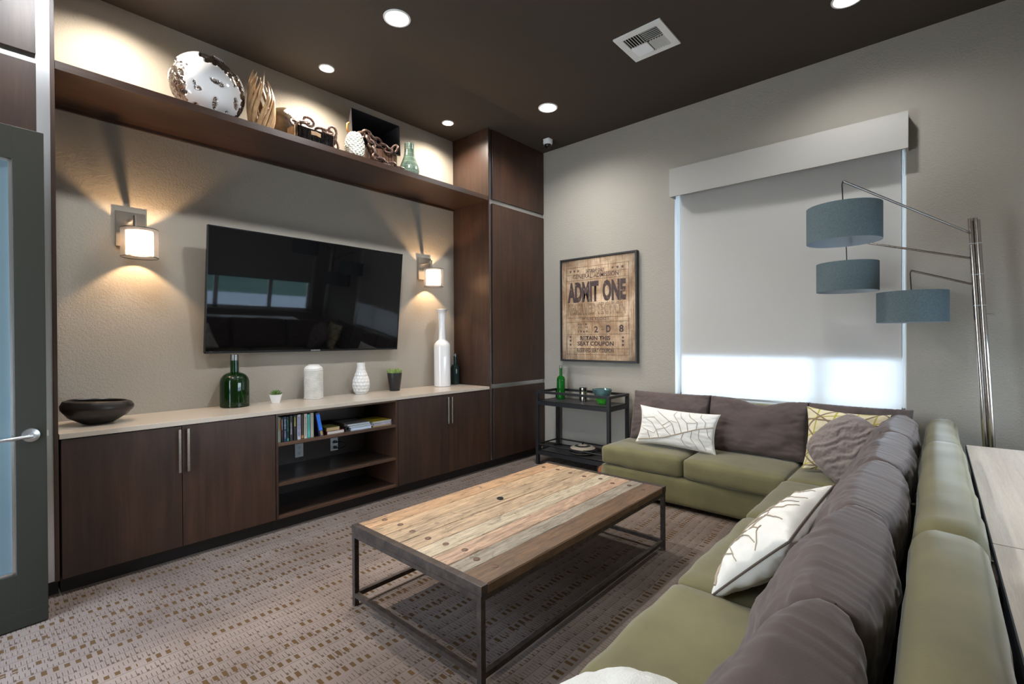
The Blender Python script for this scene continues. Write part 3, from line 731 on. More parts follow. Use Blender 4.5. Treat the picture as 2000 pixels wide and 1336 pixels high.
for a in ((tx0, tx0 + .036), (tx1 - .036, tx1)): build('end_cap', G().box(a[0], a[1], ty0 - .004, ty1 + .004, tz - .040, tz + .002, .0015), m_iron, t)
g = G()
for yy in (ty0, ty1 - .025): g.box(tx0, tx1, yy, yy + .025, tz - .062, tz - .0401)
for xx in (tx0, tx1 - .025): g.box(xx, xx + .025, ty0 + .0251, ty1 - .0251, tz - .062, tz - .0401)
build('apron_rail', g, m_iron, t)
g = G()
for yy in (ty0 + .001, ty1 - .024): g.box(tx0 + .02, tx1 - .02, yy, yy + .023, .045, .068)
for xx in (tx0 + .001, tx1 - .024): g.box(xx, xx + .023, ty0 + .02, ty1 - .02, .045, .068)
build('floor_rail', g, m_iron, t)
for xx in (tx0, tx1 - .025):
    for yy in (ty0, ty1 - .025): build('leg', G().box(xx, xx + .025, yy, yy + .025, 0, tz - .062), m_iron, t)
for xe in (tx0 + .175, tx1 - .155):
    for i, (a, b, c) in enumerate(ids):
        yy = (a + b) / 2 + (.0 if i < 7 else .01); xx = xe + random.uniform(-.02, .02)
        build('rivet', G().lathe([(0, .0045), (.009, .004), (.0155, .001), (.016, -.004)], (xx, yy, tz), 20), m_rivet, t, smooth=True)
build('iron_ring', G().tube([(2.135 + .016 * math.cos(a), 2.000 + .016 * math.sin(a), tz + .0055) for a in (2 * PI * k / 24 for k in range(24))], .0045, 8, True), m_black, smooth=True, label='small black iron ring lying on the plank coffee table', cat='ring')

# ------------------------------------------------------------------ soft things
def softbox(g, x0, x1, y0, y1, z0, z1, r=.05, crown=.0, nz=.006, seed=0, cuts=(14, 14, 5), fn=None):
    """box of cloth: grid of points on a rounded box, with a crown and a little sag"""
    nx, ny, n3 = cuts; cx, cy, cz = (x0 + x1) / 2, (y0 + y1) / 2, (z0 + z1) / 2; hx, hy, hz = (x1 - x0) / 2, (y1 - y0) / 2, (z1 - z0) / 2
    V = {}
    def sp(i, n, h):   # denser near ends
        t_ = -1 + 2 * i / n; return math.copysign(abs(t_) ** .75, t_) * h if abs(t_) < .999 else t_ * h
    def vert(i, j, k):
        key = (i, j, k)
        if key in V: return V[key]
        p = Vector((sp(i, nx, hx), sp(j, ny, hy), sp(k, n3, hz)))
        q_ = Vector((max(-hx + r, min(hx - r, p.x)), max(-hy + r, min(hy - r, p.y)), max(-hz + r, min(hz - r, p.z))))
        d = p - q_
        if d.length > 1e-6: d.normalize()
        p = q_ + d * r
        u, v = p.x / hx, p.y / hy
        if p.z > 0: p.z += crown * max(0, 1 - u * u) ** .6 * max(0, 1 - v * v) ** .6
        w = p + Vector((cx, cy, cz))
        w += d * nz * noise.noise(w * 5 + Vector((seed, seed * 2, 0))) * 1.3 + d * nz * .45 * noise.noise(w * 14 + Vector((seed, 0, 3)))
        if fn: w = fn(w)
        V[key] = g.b.verts.new(w); return V[key]
    def quad(a, b, c, d):
        try: g.b.faces.new((vert(*a), vert(*b), vert(*c), vert(*d)))
        except ValueError: pass
    for i in range(nx):
        for j in range(ny):
            for k in (0, n3): quad((i, j, k), (i + 1, j, k), (i + 1, j + 1, k), (i, j + 1, k))
    for i in range(nx):
        for k in range(n3):
            for j in (0, ny): quad((i, j, k), (i + 1, j, k), (i + 1, j, k + 1), (i, j, k + 1))
    for j in range(ny):
        for k in range(n3):
            for i in (0, nx): quad((i, j, k), (i, j + 1, k), (i, j + 1, k + 1), (i, j, k + 1))
    return g
def frame(c, u, v):
    """matrix with local x=u, y=v (re-orthogonalised), z=normal, at c"""
    u = Vector(u).normalized(); v = Vector(v); v = (v - u * v.dot(u)).normalized(); w = u.cross(v)
    return Matrix((u, v, w)).transposed().to_4x4() if False else Matrix.Translation(c) @ Matrix((u, v, w)).transposed().to_4x4()
def pillow_pt(u, v, side, w, h, t, pinch, ex, seed, wr, box=0, sag=0, dent=0):
    # wavy folds radiating from edges
    x = w / 2 * u * (1 - pinch * (1 - v * v) ** .8 * abs(u) ** 2); y = h / 2 * v * (1 - pinch * (1 - u * u) ** .8 * abs(v) ** 2)
    k = max(0, (1 - u ** 2)) ** ex * max(0, (1 - v ** 2)) ** ex
    z = side * t / 2 * (k * (1 - sag * v) * (1 - box) + box * min(1, k * 1.6))
    if v > .5 and dent: y -= dent * math.exp(-((u - .1) / .35) ** 2) * (v - .5) * 2
    edge = 1 - min(1 - abs(u), 1 - abs(v))
    p = Vector((x, y, z))
    f = noise.noise(Vector((u * 3 + seed, v * 3, side * 2 + seed))) * wr
    f += noise.noise(Vector((u * 9 + seed, v * 9, side * 2 + seed))) * wr * .45 * edge
    f += abs(noise.noise(Vector((math.atan2(v, u) * 4.5 + seed, (u * u + v * v) * .8, side)))) * wr * .9 * edge * k ** .3
    p.z += f * side * min(1, k * 3)
    return p
def pillow(g, mat, w, h, t, pinch=.10, ex=.42, seed=0, wr=.012, n=34, box=0, sag=0, uv=False, extra=None, dent=0):
    vs = {}
    for side in (1, -1):
        for i in range(n + 1):
            for j in range(n + 1):
                if side == -1 and (i in (0, n) or j in (0, n)): vs[side, i, j] = vs[1, i, j]; continue
                u = math.sin((i / n - .5) * PI) * .35 + (i / n * 2 - 1) * .65; v = math.sin((j / n - .5) * PI) * .35 + (j / n * 2 - 1) * .65
                p = pillow_pt(u, v, side, w, h, t, pinch, ex, seed, wr, box, sag, dent)
                if extra: p = extra(p, u, v, side)
                vs[side, i, j] = g.b.verts.new(mat @ p)
    lay = g.b.loops.layers.uv.new('UVMap') if uv else None
    for side in (1, -1):
        for i in range(n):
            for j in range(n):
                q_ = [(i, j), (i + 1, j), (i + 1, j + 1), (i, j + 1)]
                try: f = g.b.faces.new([vs[side, a, b] for a, b in q_])
                except ValueError: continue
                if lay:
                    for lp, (a, b) in zip(f.loops, q_): lp[lay].uv = (a / n, b / n)
    return g
def piping(g, mat, w, h, pinch, rad=.004, n=24, dent=0):
    pts = []
    for k in range(4 * n):
        s = k // n; f = (k % n) / n * 2 - 1; u, v = ((f, -1), (1, f), (-f, 1), (-1, -f))[s]
        pts.append(mat @ pillow_pt(u, v, 1, w, h, 0, pinch, .42, 0, 0, dent=dent))
    return g.tube(pts, rad, 6, True)
def embroidery(g, mat, w, h, t, pinch, ex, seed, wr, strokes, side=1, sag=0):
    for pts, wid in strokes:
        P = []
        for i in range(len(pts) - 1):
            for s in range(6):
                f = s / 6; P.append((pts[i][0] * (1 - f) + pts[i + 1][0] * f, pts[i][1] * (1 - f) + pts[i + 1][1] * f))
        P.append(pts[-1])
        Q = [mat @ (pillow_pt(u, v, side, w, h, t, pinch, ex, seed, wr, 0, sag) + Vector((0, 0, side * .0028))) for u, v in P]
        g.tube(Q, lambda f, wid=wid: wid * 1.45 * (1 - .45 * f), 5)
    return g
LEAF = [([(-.95, -.85), (-.6, -.75), (-.2, -.55), (.25, -.15), (.6, .12), (.97, .32)], .0045), ([(-.35, -.62), (-.45, -.2), (-.6, .15), (-.8, .3)], .0022), ([(-.05, -.4), (-.3, .05), (-.55, .45), (-.95, .3)], .0022),
        ([(.05, -.32), (-.05, .2), (-.3, .55), (-.5, .85)], .0022), ([(.2, -.2), (.1, .3), (-.05, .7), (0, .95)], .0020), ([(.35, -.08), (.3, .35), (.15, .6), (.1, .92)], .0020), ([(.55, .1), (.55, .45), (.35, .7), (.3, .95)], .0020),
        ([(.75, .2), (.75, .5), (.6, .75), (.6, .95)], .0018), ([(.25, -.15), (.2, -.5), (.3, -.8), (.45, -.95)], .0022), ([(.45, .02), (.42, -.4), (.55, -.7), (.6, -.95)], .0020), ([(.62, .13), (.62, -.3), (.75, -.65), (.8, -.92)], .0020),
        ([(.8, .22), (.85, -.1), (.95, -.3)], .0018), ([(-.6, -.75), (-.7, -.3), (-.95, -.15)], .0020), ([(-.45, -.2), (-.2, -.05), (-.05, .2)], .0014), ([(-.3, .05), (-.1, .35), (.1, .3)], .0014), ([(-.7, -.3), (-.5, -.4), (-.45, -.2)], .0014), ([(.3, .35), (.5, .4), (.55, .45)], .0014)]

# ------------------------------------------------------------------ sectional sofa
t = thing('sectional_sofa', (3.2, .7, 0), 'large L-shaped olive green sectional sofa around the coffee table', 'sofa')
SOFA = t; SZ = .43
def grp(name, g, mat, parent=t, **k): return build(name, g, mat, parent, smooth='all', **k)
grp('base', softbox(G(), 3.795, 4.60, .78, 2.30, .035, .262, .025, 0, .003, 1), m_green)
grp('base', softbox(G(), 2.64, 4.60, -.04, .80, .035, .262, .025, 0, .003, 2), m_green)
grp('base', softbox(G(), .22, 2.66, -.04, .80, .035, .262, .025, 0, .003, 3), m_green)
fy = lambda w: Vector((w.x - (.055 if w.x < 4.0 and w.z > .25 and w.y < 1.6 else 0) * max(0, (1.55 - w.y) / .8), w.y, w.z))
grp('seat_cushion', softbox(G(), 3.790, 4.42, 1.548, 2.296, .262, SZ - .006, .038, .018, .006, 4), m_green)
grp('seat_cushion', softbox(G(), 3.785, 4.42, .792, 1.540, .262, SZ - .006, .038, .018, .006, 5, fn=fy), m_green)
grp('seat_cushion', softbox(G(), 3.700, 4.42, .14, .786, .262, SZ - .004, .038, .014, .006, 6), m_green)
for i, (a, b) in enumerate(((2.832, 3.690), (1.884, 2.824), (1.150, 1.876), (.28, 1.142))):
    grp('seat_cushion', softbox(G(), a, b, .14, .800, .262, SZ - .004, .038, .018, .007, 7 + i), m_green)
# backs, rounded over the top
def roundback(ax, a0, a1, b0, b1, z0, z1, seed):
    def fn(w):
        z = w.z
        if ax == 'x':
            m_ = (b0 + b1) / 2; k = (z - z0) / (z1 - z0); w.y = m_ + (w.y - m_) * (1 - .18 * k) - .02 * (k - .5)
        else:
            m_ = (b0 + b1) / 2; k = (z - z0) / (z1 - z0); w.x = m_ + (w.x - m_) * (1 - .18 * k)
        return w
    if ax == 'x': return softbox(G(), a0, a1, b0, b1, z0, z1, .075, .0, .007, seed, (20, 8, 12), fn)
    return softbox(G(), b0, b1, a0, a1, z0, z1, .07, .0, .006, seed, (8, 20, 12), fn)
grp('backrest', roundback('y', .14, 2.27, 4.42, 4.615, .24, .835, 21), m_green)
grp('backrest', roundback('x', 3.44, 4.615, -.118, .085, .24, .820, 22), m_green)
grp('backrest', roundback('x', 1.87, 3.50, -.124, .085, .24, .845, 23), m_green)
grp('backrest', roundback('x', .16, 1.885, -.118, .085, .24, .848, 24), m_green)
for x, y in ((3.85, 2.2), (3.85, .9), (4.52, 2.2), (.35, .7), (1.3, .7), (2.5, .7), (.35, .03), (2.5, .03), (4.5, .03)):
    build('foot', G().box(x - .03, x + .03, y - .03, y + .03, 0, .045), m_black, t)

def folds(p, u, v, side, seed):
    e = max(0, v - .1) * .9 + .25 * abs(v)
    p.z += side * (.0048 * noise.noise(Vector((u * 15 + seed, v * 1.6, side * 3))) + (.0024) * noise.noise(Vector((u * 34 + seed, v * 2.5, side * 5)))) * e
    if v > .9: p.y += .004 * noise.noise(Vector((u * 18 + seed, 1, 1)))
    return p
def back_cushion(c, u, up, w, h, th, seed, dent=0, **kw):
    Mx = frame(Vector(c), u, up)
    g = pillow(G(), Mx, w, h, th, pinch=.03, ex=.24, seed=seed, wr=.013, n=60, sag=.16, extra=lambda p, u, v, side: folds(p, u, v, side, seed), dent=dent)
    return grp('back_cushion', g, m_brown, **kw)
# three against the window side (face -X)
for y0, y1, sd, dn in ((1.515, 2.235, 3.1, .0), (.760, 1.500, 7.7, .05), (.130, .745, 9.4, .0)):
    back_cushion((4.335, (y0 + y1) / 2, SZ + .224), (0, -1, 0), (.20, 0, 1), (y1 - y0) * 1.03, .475, .21, sd, dn)
# five along the long side (face +Y)
for x0, x1, sd in ((3.42, 4.16, 11.3), (2.60, 3.38, 13.9), (1.84, 2.56, 17.2), (1.15, 1.84, 19.5), (.42, 1.13, 23.8)):
    back_cushion(((x0 + x1) / 2, (.232), SZ + .207), (1, 0, 0), (0, -.34, 1), (x1 - x0) * 1.04, .49, .28, sd)

# throw pillows
def throw(name, c, u, up, w, h, th, mat, seed, label, pinch=.10, ex=.42, wr=.010, pipe=None, leaf=0, side=1, uv=False, extra=None, n=56):
    Mx = frame(Vector(c), u, up); t = thing(name, tuple(c), label, 'pillow')
    b = build('pillow_cover', pillow(G(), Mx, w, h, th, pinch, ex, seed, wr, n, uv=uv, extra=extra), mat, t, smooth='all')
    if pipe: build('piping', piping(G(), Mx, w, h, pinch), pipe, t, smooth=True)
    if leaf: build('embroidery', embroidery(G(), Mx, w, h, th, pinch, ex, seed, wr, LEAF, side), m_embro, t, smooth=True)
    return t
throw('lumbar_pillow', (4.065, 1.700, SZ + .180), (.06, -1, -.04), (.26, .03, 1), .70, .335, .13, m_cotton, 31, 'white oblong pillow with embroidered leaf veins on the window side of the sofa', pipe=m_whitepipe, leaf=1, side=1)
throw('throw_pillow', (4.085, .485, SZ + .225), (.10, -1, -.05), (.35, .0, 1), .50, .47, .14, m_geo, 35, 'cream pillow with yellow and brown geometric lines in the sofa corner', uv=True)
def ruche(p, u, v, side):
    q_ = u * .8 + v * .6; f = math.sin(26 * (v * .85 + u * .35) + 4 * noise.noise(Vector((u * 3, v * 3, 2))) ) * .0060 + noise.noise(Vector((u * 14, v * 22, 4))) * .006
    p.z += side * f * min(1, 3 * (1 - max(abs(u), abs(v)))); k_ = 1 - .17 * (u * u * v * v); p.x *= k_; p.y *= k_; return p
throw('throw_pillow', (3.86, .430, SZ + .215), (.30, -.75, .72), (.30, .66, .60), .43, .43, .19, m_ruche, 37, 'taupe grey ruched pillow leaning in front of the cream geometric one', extra=ruche, n=90, pinch=-.02, ex=.36)
Ap, Kp, Bp = Vector((1.83, .61, .45)), Vector((1.77, .372, .715)), Vector((2.24, .322, .785))
Wn = (Bp - Kp).cross(Kp - Ap).normalized()
throw('throw_pillow', (Ap + Bp) / 2 + Wn * .02 + Vector((.02, .02, .015)), Bp - Kp, Kp - Ap, .52, .42, .17, m_cotton, 41, 'white embroidered pillow with dark piping leaning on the long side of the sofa', pinch=.08, pipe=m_piping, leaf=1, side=-1, wr=.014)
def rnd(p, u, v, side): k_ = 1 - .16 * (u * u * v * v); p.x *= k_; p.y *= k_; return p
throw('throw_pillow', (.905, .575, .490), (1, .05, .03), (0, -.85, .42), .43, .42, .20, m_fuzzy, 43, 'fluffy white pillow in the foreground, cut off by the bottom edge of the photo', extra=rnd, pinch=0, ex=.34)

# ------------------------------------------------------------------ tables behind the sofa
def desk(x0, x1, label):
    t = thing('console_table', ((x0 + x1) / 2, -.44, 0), label, 'table', 'pale tables behind the sofa')
    build('tabletop', G().box(x0 + .001, x1 - .001, -.75, -.131, .724, .750, .001), m_desk, t)
    build('edge_band', G().box(x0 + .001, x1 - .001, -.1312, -.128, .722, .7495), m_charcoal, t)
    for a in (x0 + .05, x1 - .10):
        for b in (-.73, -.20): build('leg', G().box(a, a + .05, b, b + .05, 0, .724), m_charcoal, t)
    build('stretcher', G().box(x0 + .1, x1 - .1, -.46, -.43, .66, .724), m_charcoal, t)
desk(2.125, 3.955, 'pale whitewashed table behind the sofa, the far one toward the floor lamp')
desk(.290, 2.120, 'pale whitewashed table behind the sofa, the near one at the right edge')

# ------------------------------------------------------------------ arc floor lamp
t = thing('floor_lamp', (4.30, -.29, 0), 'brushed nickel three-arm floor lamp with slate blue drum shades', 'floor lamp')
build('base', G().lathe([(0, 0), (.16, 0), (.16, .018), (.15, .024), (0, .026)], (4.30, -.30, 0), 48), m_steelpole, t, smooth=True)
def pole_at(z, dx, dy): return Vector((4.30 + dx, -.292 + .049 * z + dy, z))
top_ = (2.165, 2.150, 2.170); offs = ((0, .024), (-.012, -.006), (.026, .006))
for k, (dx, dy) in enumerate(offs):
    build('pole', G().tube([pole_at(.02, dx, dy), pole_at(top_[k], dx, dy)], (.015, .0155, .019)[k], 20), m_steelpole, t, smooth=True)
for z in (1.60, 1.80, 2.0):
    g = G()
    for dx, dy in offs: p = pole_at(z, dx, dy); g.tube([p - Vector((0, 0, .003)), p + Vector((0, 0, .003))], .0205 if dx > .02 else .0165, 20)
    build('joint_ring', g, m_alu, t, smooth=True)
p = pole_at(1.54, .026, -.02); build('switch_knob', G().tube([p, p + Vector((.0, -.035, 0))], .006, 10), m_alu, t, smooth=True)
def lshade(c, R, h, tilt):
    Rm = Matrix.Rotation(tilt[0], 3, 'X') @ Matrix.Rotation(tilt[1], 3, 'Y')
    s = build('lamp_shade', G().lathe([(R, -h / 2), (R, h / 2)], c, 64, mat=Rm), m_shade, t, smooth=True)
    build('shade_lining', G().lathe([(R - .003, h / 2 - .001), (R - .003, -h / 2 + .001), (R, -h / 2)], c, 64, mat=Rm), m_shadein, s, smooth=True)
    g = G()
    for a in (0, 2.1, 4.2): g.tube([Vector(c) + Rm @ Vector((0, 0, h / 2 - .03)), Vector(c) + Rm @ Vector((R * math.cos(a), R * math.sin(a), h / 2 - .012))], .0018, 6)
    g.tube([Vector(c) + Rm @ Vector((0, 0, h / 2)), Vector(c) + Rm @ Vector((0, 0, h / 2 - .09))], .014, 12)
    build('shade_spider', g, m_steelpole, s, smooth=True)
for k, (pz, tip, sc_, R, h) in enumerate(((2.070, (3.531, .428, 2.352), (3.531, .426, 2.088), .193, .215), (1.905, (4.308, .499, 2.122), (4.308, .498, 1.843), .193, .21), (1.735, (4.297, .133, 1.857), (4.299, .130, 1.605), .195, .21))):
    tip = Vector(tip); st = pole_at(pz, *offs[0]); sc_ = Vector(sc_)
    build('arm', G().tube([st, tip], .0075, 12), m_steelpole, t, smooth=True)
    build('cord', G().tube([tip, tip + Vector((-.004, .004, -.02)), sc_ + Vector((0, 0, h / 2 - .02))], .0035, 8), m_black, t, smooth=True)
    lshade(sc_, R, h, (0, 0))

# ------------------------------------------------------------------ things on the countertop
CZ = .893
def bowlprof(a): pass
ell = lambda r, z, a, j: r * (1 + .08 * math.cos(2 * a))
g = G().lathe([(0, 0), (.06, 0), (.09, .006), (.165, .045), (.203, .085), (.205, .105), (.190, .128), (.165, .136), (.160, .130), (.172, .112), (.165, .09), (.10, .04), (0, .025)], (0, 0, 0), 64, f=ell)
for v in g.b.verts:
    v.co = Vector((v.co.x * .80 + .512, v.co.y * .80 + 3.885, v.co.z * 1.08 + CZ))
    dx = v.co.x - .512; k = max(0, (v.co.z - CZ - .05) / .09); v.co.z -= (dx + .02) * .07 * k
build('decorative_bowl', g, m_bowl, smooth=True, label='wide dark bronze bowl with a rolled rim at the left end of the countertop', cat='bowl')
b = bottle('glass_bottle', 1.336, 4.045, CZ, .100, .185, .262, .029, .355, m_bottle, .045, 'fat dark green glass jug bottle on the countertop under the television')
build('plant_stem', G().tube([(1.325, 4.03, CZ + .3), (1.35, 4.03, CZ + .2), (1.38, 4.02, CZ + .1), (1.39, 4.01, CZ + .03)], .002, 6), m_leaf2, b)
# succulent
t = thing('potted_succulent', (1.632, 4.02, CZ), 'tiny green succulent in a small white faceted pot on the countertop', 'plant')
hexf = lambda r, z, a, j: r / math.cos((a % (PI / 3)) - PI / 6) * .92
build('pot', G().lathe([(0, 0), (.030, 0), (.048, .066), (.050, .068), (.044, .069), (.040, .055), (0, .053)], (1.632, 4.02, CZ), 36, f=hexf), m_white, t)
g = G(); random.seed(3)
for ring, (n_, el, ln) in enumerate(((8, .35, .052), (8, .75, .050), (6, 1.1, .045), (4, 1.4, .038))):
    for k in range(n_):
        a = 2 * PI * (k + ring * .5) / n_ + random.uniform(-.1, .1); d = Vector((math.cos(a) * math.cos(el), math.sin(a) * math.cos(el), math.sin(el))); p = Vector((1.632, 4.02, CZ + .060))
        g.tube([p, p + d * ln * .4, p + d * ln * .8 + Vector((0, 0, .003)), p + d * ln + Vector((0, 0, .006))], lambda f: .0085 * (1 - f) ** .6 * (.5 + f) + .0006, 8)
build('leaves', g, m_leaf, t, smooth=True)
# ribbed vase
prof = [(0, 0), (.074, 0), (.078, .006)]
for i in range(30):
    z = .010 + i * .0083; prof += [(.0800, z), (.0742, z + .0045)]
prof += [(.077, .262), (.068, .276), (.052, .286), (.045, .289), (.046, .297), (.040, .297), (.038, .285), (.06, .27), (.068, .25), (.068, .02), (0, .015)]
build('ribbed_vase', G().lathe(prof, (1.960, 4.045, CZ), 56), m_ribv, smooth=True, label='white horizontally ribbed cylinder vase on the countertop under the television', cat='vase')
# honeycomb vase
def hv(r, z, a, j):
    if z < .015 or z > .235: return r
    row = z / .030; off = (int(row) % 2) * .5; n_ = 15
    fu = ((a / (2 * PI) * n_ + off) % 1) - .5; fv = (row % 1) - .5; d = math.hypot(fu * 1.05, fv)
    return r - .0045 * max(0, 1 - (d / .52) ** 4)
pr = [(0, 0), (.050, 0)] + [(.028 + .052 * math.sin(PI * min(1, (z / .30) ** .72 * .62 + .30 - .0)) ** 1.15 if z < 9 else 0, z) for z in [k * .003 for k in range(1, 98)]]
def hr(z):  # pear silhouette
    K = [(0, .052), (.03, .070), (.08, .080), (.13, .075), (.18, .058), (.22, .042), (.26, .036), (.30, .037)]
    for (z0, r0), (z1, r1) in zip(K, K[1:]):
        if z0 <= z <= z1: f = (z - z0) / (z1 - z0); f = f * f * (3 - 2 * f) * .4 + f * .6; return r0 + (r1 - r0) * f
    return K[-1][1]
pr = [(0, 0)] + [(hr(k * .003), k * .003) for k in range(0, 98)] + [(.030, .292), (.030, .25), (0, .24)]
build('dimpled_vase', G().lathe(pr, (2.424, 4.055, CZ), 120, f=hv), m_honey, smooth=True, label='white pear-shaped vase with honeycomb dimples on the countertop', cat='vase')
# black pot plant
t = thing('potted_plant', (2.790, 4.045, CZ), 'bright green sedum in a tapered matt black pot on the countertop', 'plant')
build('pot', G().lathe([(0, 0), (.047, 0), (.050, .003), (.070, .155), (.072, .178), (.066, .178), (.062, .160), (0, .158)], (2.790, 4.045, CZ), 44), m_potblack, t, smooth=True)
g = G(); random.seed(11)
for k in range(90):
    a = random.uniform(0, 2 * PI); r_ = .062 * random.random() ** .5; hh_ = random.uniform(.02, .055) * (1.15 - r_ / .09); p = Vector((2.790 + r_ * math.cos(a), 4.045 + r_ * math.sin(a), CZ + .160))
    q_ = p + Vector((math.cos(a) * .012, math.sin(a) * .012, hh_ + .02)); g.tube([p, (p + q_) / 2 + Vector((random.uniform(-.004, .004), 0, 0)), q_], .0012, 4)
    for j in range(7):
        e = p.lerp(q_, .35 + j * .1); d = Vector((random.uniform(-1, 1), random.uniform(-1, 1), random.uniform(0, .8))).normalized()
        g.tube([e, e + d * .005, e + d * .010], lambda f: .0030 * math.sin(PI * min(.98, f + .15)) + .0003, 5)
build('foliage', g, m_leaf2, t, smooth=True)
# tall white vase
build('floor_vase' if False else 'tall_vase', G().lathe([(0, 0), (.082, 0), (.088, .004), (.089, .02), (.089, .43), (.086, .455), (.070, .480), (.048, .497), (.040, .505), (.038, .53), (.036, .62), (.037, .70), (.042, .78), (.048, .812), (.062, .828), (.066, .832), (.062, .834), (.044, .815), (.036, .78), (.030, .60), (.032, .53), (.034, .50), (.05, .48), (.08, .45), (.083, .42), (.083, .02), (0, .015)], (3.384, 4.02, CZ), 56), m_milk, smooth=True, label='tall glossy white bottle vase at the right end of the countertop', cat='vase')
bottle('glass_bottle', 3.618, 4.075, CZ, .049, .170, .225, .017, .315, m_bottledark, .030, 'small smoky dark bottle tucked behind the tall white vase')

# ------------------------------------------------------------------ things on the high shelf
SH = 2.936
def blob(name, c, rad, mats, maskfn, label, cat, tilt=0, sub=6, dep=.012):
    t = thing(name, (c[0], c[1], SH), label, cat)
    b = bmesh.new(); bmesh.ops.create_icosphere(b, subdivisions=sub, radius=1)
    Rt = Matrix.Rotation(tilt, 3, 'Y'); fl = {}
    for v in b.verts:
        n_ = v.co.normalized(); mk = maskfn(n_); fl[v] = mk
        p = Vector((n_.x * rad[0], n_.y * rad[1], n_.z * rad[2])); p -= n_ * dep * (mk > 0) * (1 + .5 * noise.noise(n_ * 9)); p = Rt @ p
        v.co = p + Vector(c)
    m0 = min(v.co.z for v in b.verts)
    for v in b.verts: v.co.z += SH - m0 if False else 0; v.co.z = max(v.co.z, SH + .0005)
    for part, sign in ((0, 0), (1, 1)):
        bb = b.copy(); bb.verts.ensure_lookup_table()
        dl = [f for f in bb.faces if (sum(1 for v in f.verts if maskfn_cache(v, b, fl)) >= 2) != bool(sign)]
        bmesh.ops.delete(bb, geom=dl, context='FACES')
        g = G(); g.b.free(); g.b = bb; build(('glaze', 'silver_patches')[part] if name == 'ceramic_egg' else ('body', 'glaze_patch')[part], g, mats[part], t, smooth='all')
    b.free(); return t
def maskfn_cache(v, b, fl):
    b.verts.ensure_lookup_table(); return fl[b.verts[v.index]] > 0
cam = Vector((0, 0, 1.4))
def viewbasis(c):
    d = (Vector(c) - cam).normalized(); rt = d.cross(Vector((0, 0, 1))).normalized(); up = rt.cross(d); return -d, rt, up
def egg_mask(c):
    f, rt, up = viewbasis(c)
    spots = [(-.19, .05, .10, .06, .0), (-.27, .16, .035, .10, .3), (.22, -.27, .06, .20, -.25), (.30, .33, .19, .07, -.35), (.50, -.46, .035, .035, 0), (.76, -.16, .05, .20, .05), (-.27, -.50, .09, .12, 0)]
    def fn(n_):
        x, y, z = n_.dot(rt), n_.dot(up), n_.dot(f); nn = noise.noise(n_ * 7) * .10 + noise.noise(n_ * 17) * .04
        if z < 0: return 1 if nn + noise.noise(n_ * 2) > 0 else 0
        if x < -.52 + nn * 1.3 and -.85 < y < .62 + nn: return 1
        a = math.atan2(y, x); rr = math.hypot(x, y)
        if rr > .90 + nn * .5 - .10 * (0.4 < a < 1.6) and -.9 < a < 1.75: return 1
        for sx_, sy_, w_, h_, an in spots:
            dx, dy = x - sx_, y - sy_; u_ = dx * math.cos(an) + dy * math.sin(an); v_ = -dx * math.sin(an) + dy * math.cos(an)
            if (u_ / w_) ** 2 + (v_ / h_) ** 2 < 1 + nn * 5: return 1
        return 0
    return fn
ec = (1.112, 3.84, 3.172)
blob('ceramic_egg', ec, (.236, .185, .236), (m_pearl, m_silver), egg_mask(ec), 'huge glossy white egg-shaped ornament with silver patches on the high shelf', 'ornament')
def sph_mask(c):
    f, rt, up = viewbasis(c)
    def fn(n_):
        x, y = n_.dot(rt), n_.dot(up); return 1 if x * .75 + y * .66 > .60 + noise.noise(n_ * 3) * .22 else 0
    return fn
sc_ = (1.705, 3.965, 3.108)
blob('ceramic_sphere', sc_, (.175, .165, .172), (m_sphere, m_spherew), sph_mask(sc_), 'round mossy brown ornament with a white glazed patch behind the twisted wood vase', 'ornament', sub=5, dep=-.003)
# twisted wood vase
g = G(); random.seed(5); tcx, tcy = 1.443, 3.77
for k in range(24):
    a0 = 2 * PI * k / 24 + random.uniform(-.06, .06); tw = random.uniform(1.1, 1.5); L_ = random.uniform(.37, .46); rr = random.uniform(.011, .016)
    pts = []
    for s in range(17):
        f = s / 16; z = SH + .008 + L_ * f; prof_r = .042 + .050 * math.sin(PI * min(1, f * .86 + .10)) ** .8; a = a0 + tw * f
        pts.append((tcx + prof_r * math.cos(a), tcy + prof_r * math.sin(a) * .85, z))
    g.tube(pts, lambda f, rr=rr: rr * (.75 + .3 * math.sin(7 * f + rr * 900)) * (1 - .88 * max(0, f - .7) / .3), 8)
g.disc((tcx, tcy, SH + .008), .05, .014)
build('twisted_wood_vase', g, m_twist, smooth=True, label='tall pale vase of twisted varnished wood strands beside the silver-patched egg', cat='vase')
# mirrored box with handle
t = thing('mirrored_box', (1.895, 3.73, SH), 'small low box faced with mirrored black ribs on the high shelf', 'box')
g = G().box(1.735, 2.035, 3.655, 3.79, SH + .0, SH + .012).box(1.735, 2.035, 3.775, 3.79, SH, SH + .115).box(1.735, 1.745, 3.655, 3.79, SH, SH + .115).box(2.025, 2.035, 3.655, 3.79, SH, SH + .115).box(1.735, 2.035, 3.655, 3.663, SH, SH + .115)
build('box_body', g, m_blackbox, t)
for i in range(22):
    pass
g = G()
for i in range(24): x = 1.738 + i * .01235; g.tube([(x + .006, 3.650, SH + .004), (x + .006, 3.650, SH + .114)], .0052, 8)
build('mirrored_ribs', g, m_mirror, t, smooth=True)
g = G()
for i in range(9): y_ = 3.662 + i * .0145; g.tube([(1.731, y_, SH + .004), (1.731, y_, SH + .114)], .006, 8)
build('bamboo_side', g, m_twist, t, smooth=True)
g = G()
for k in range(4): g.tube([(1.848, 3.641, SH + .092 - k * .008), (1.885, 3.634, SH + .094 - k * .008), (1.925, 3.641, SH + .090 - k * .008)], .0038, 8)
build('handle', g, m_twist, t, smooth=True)
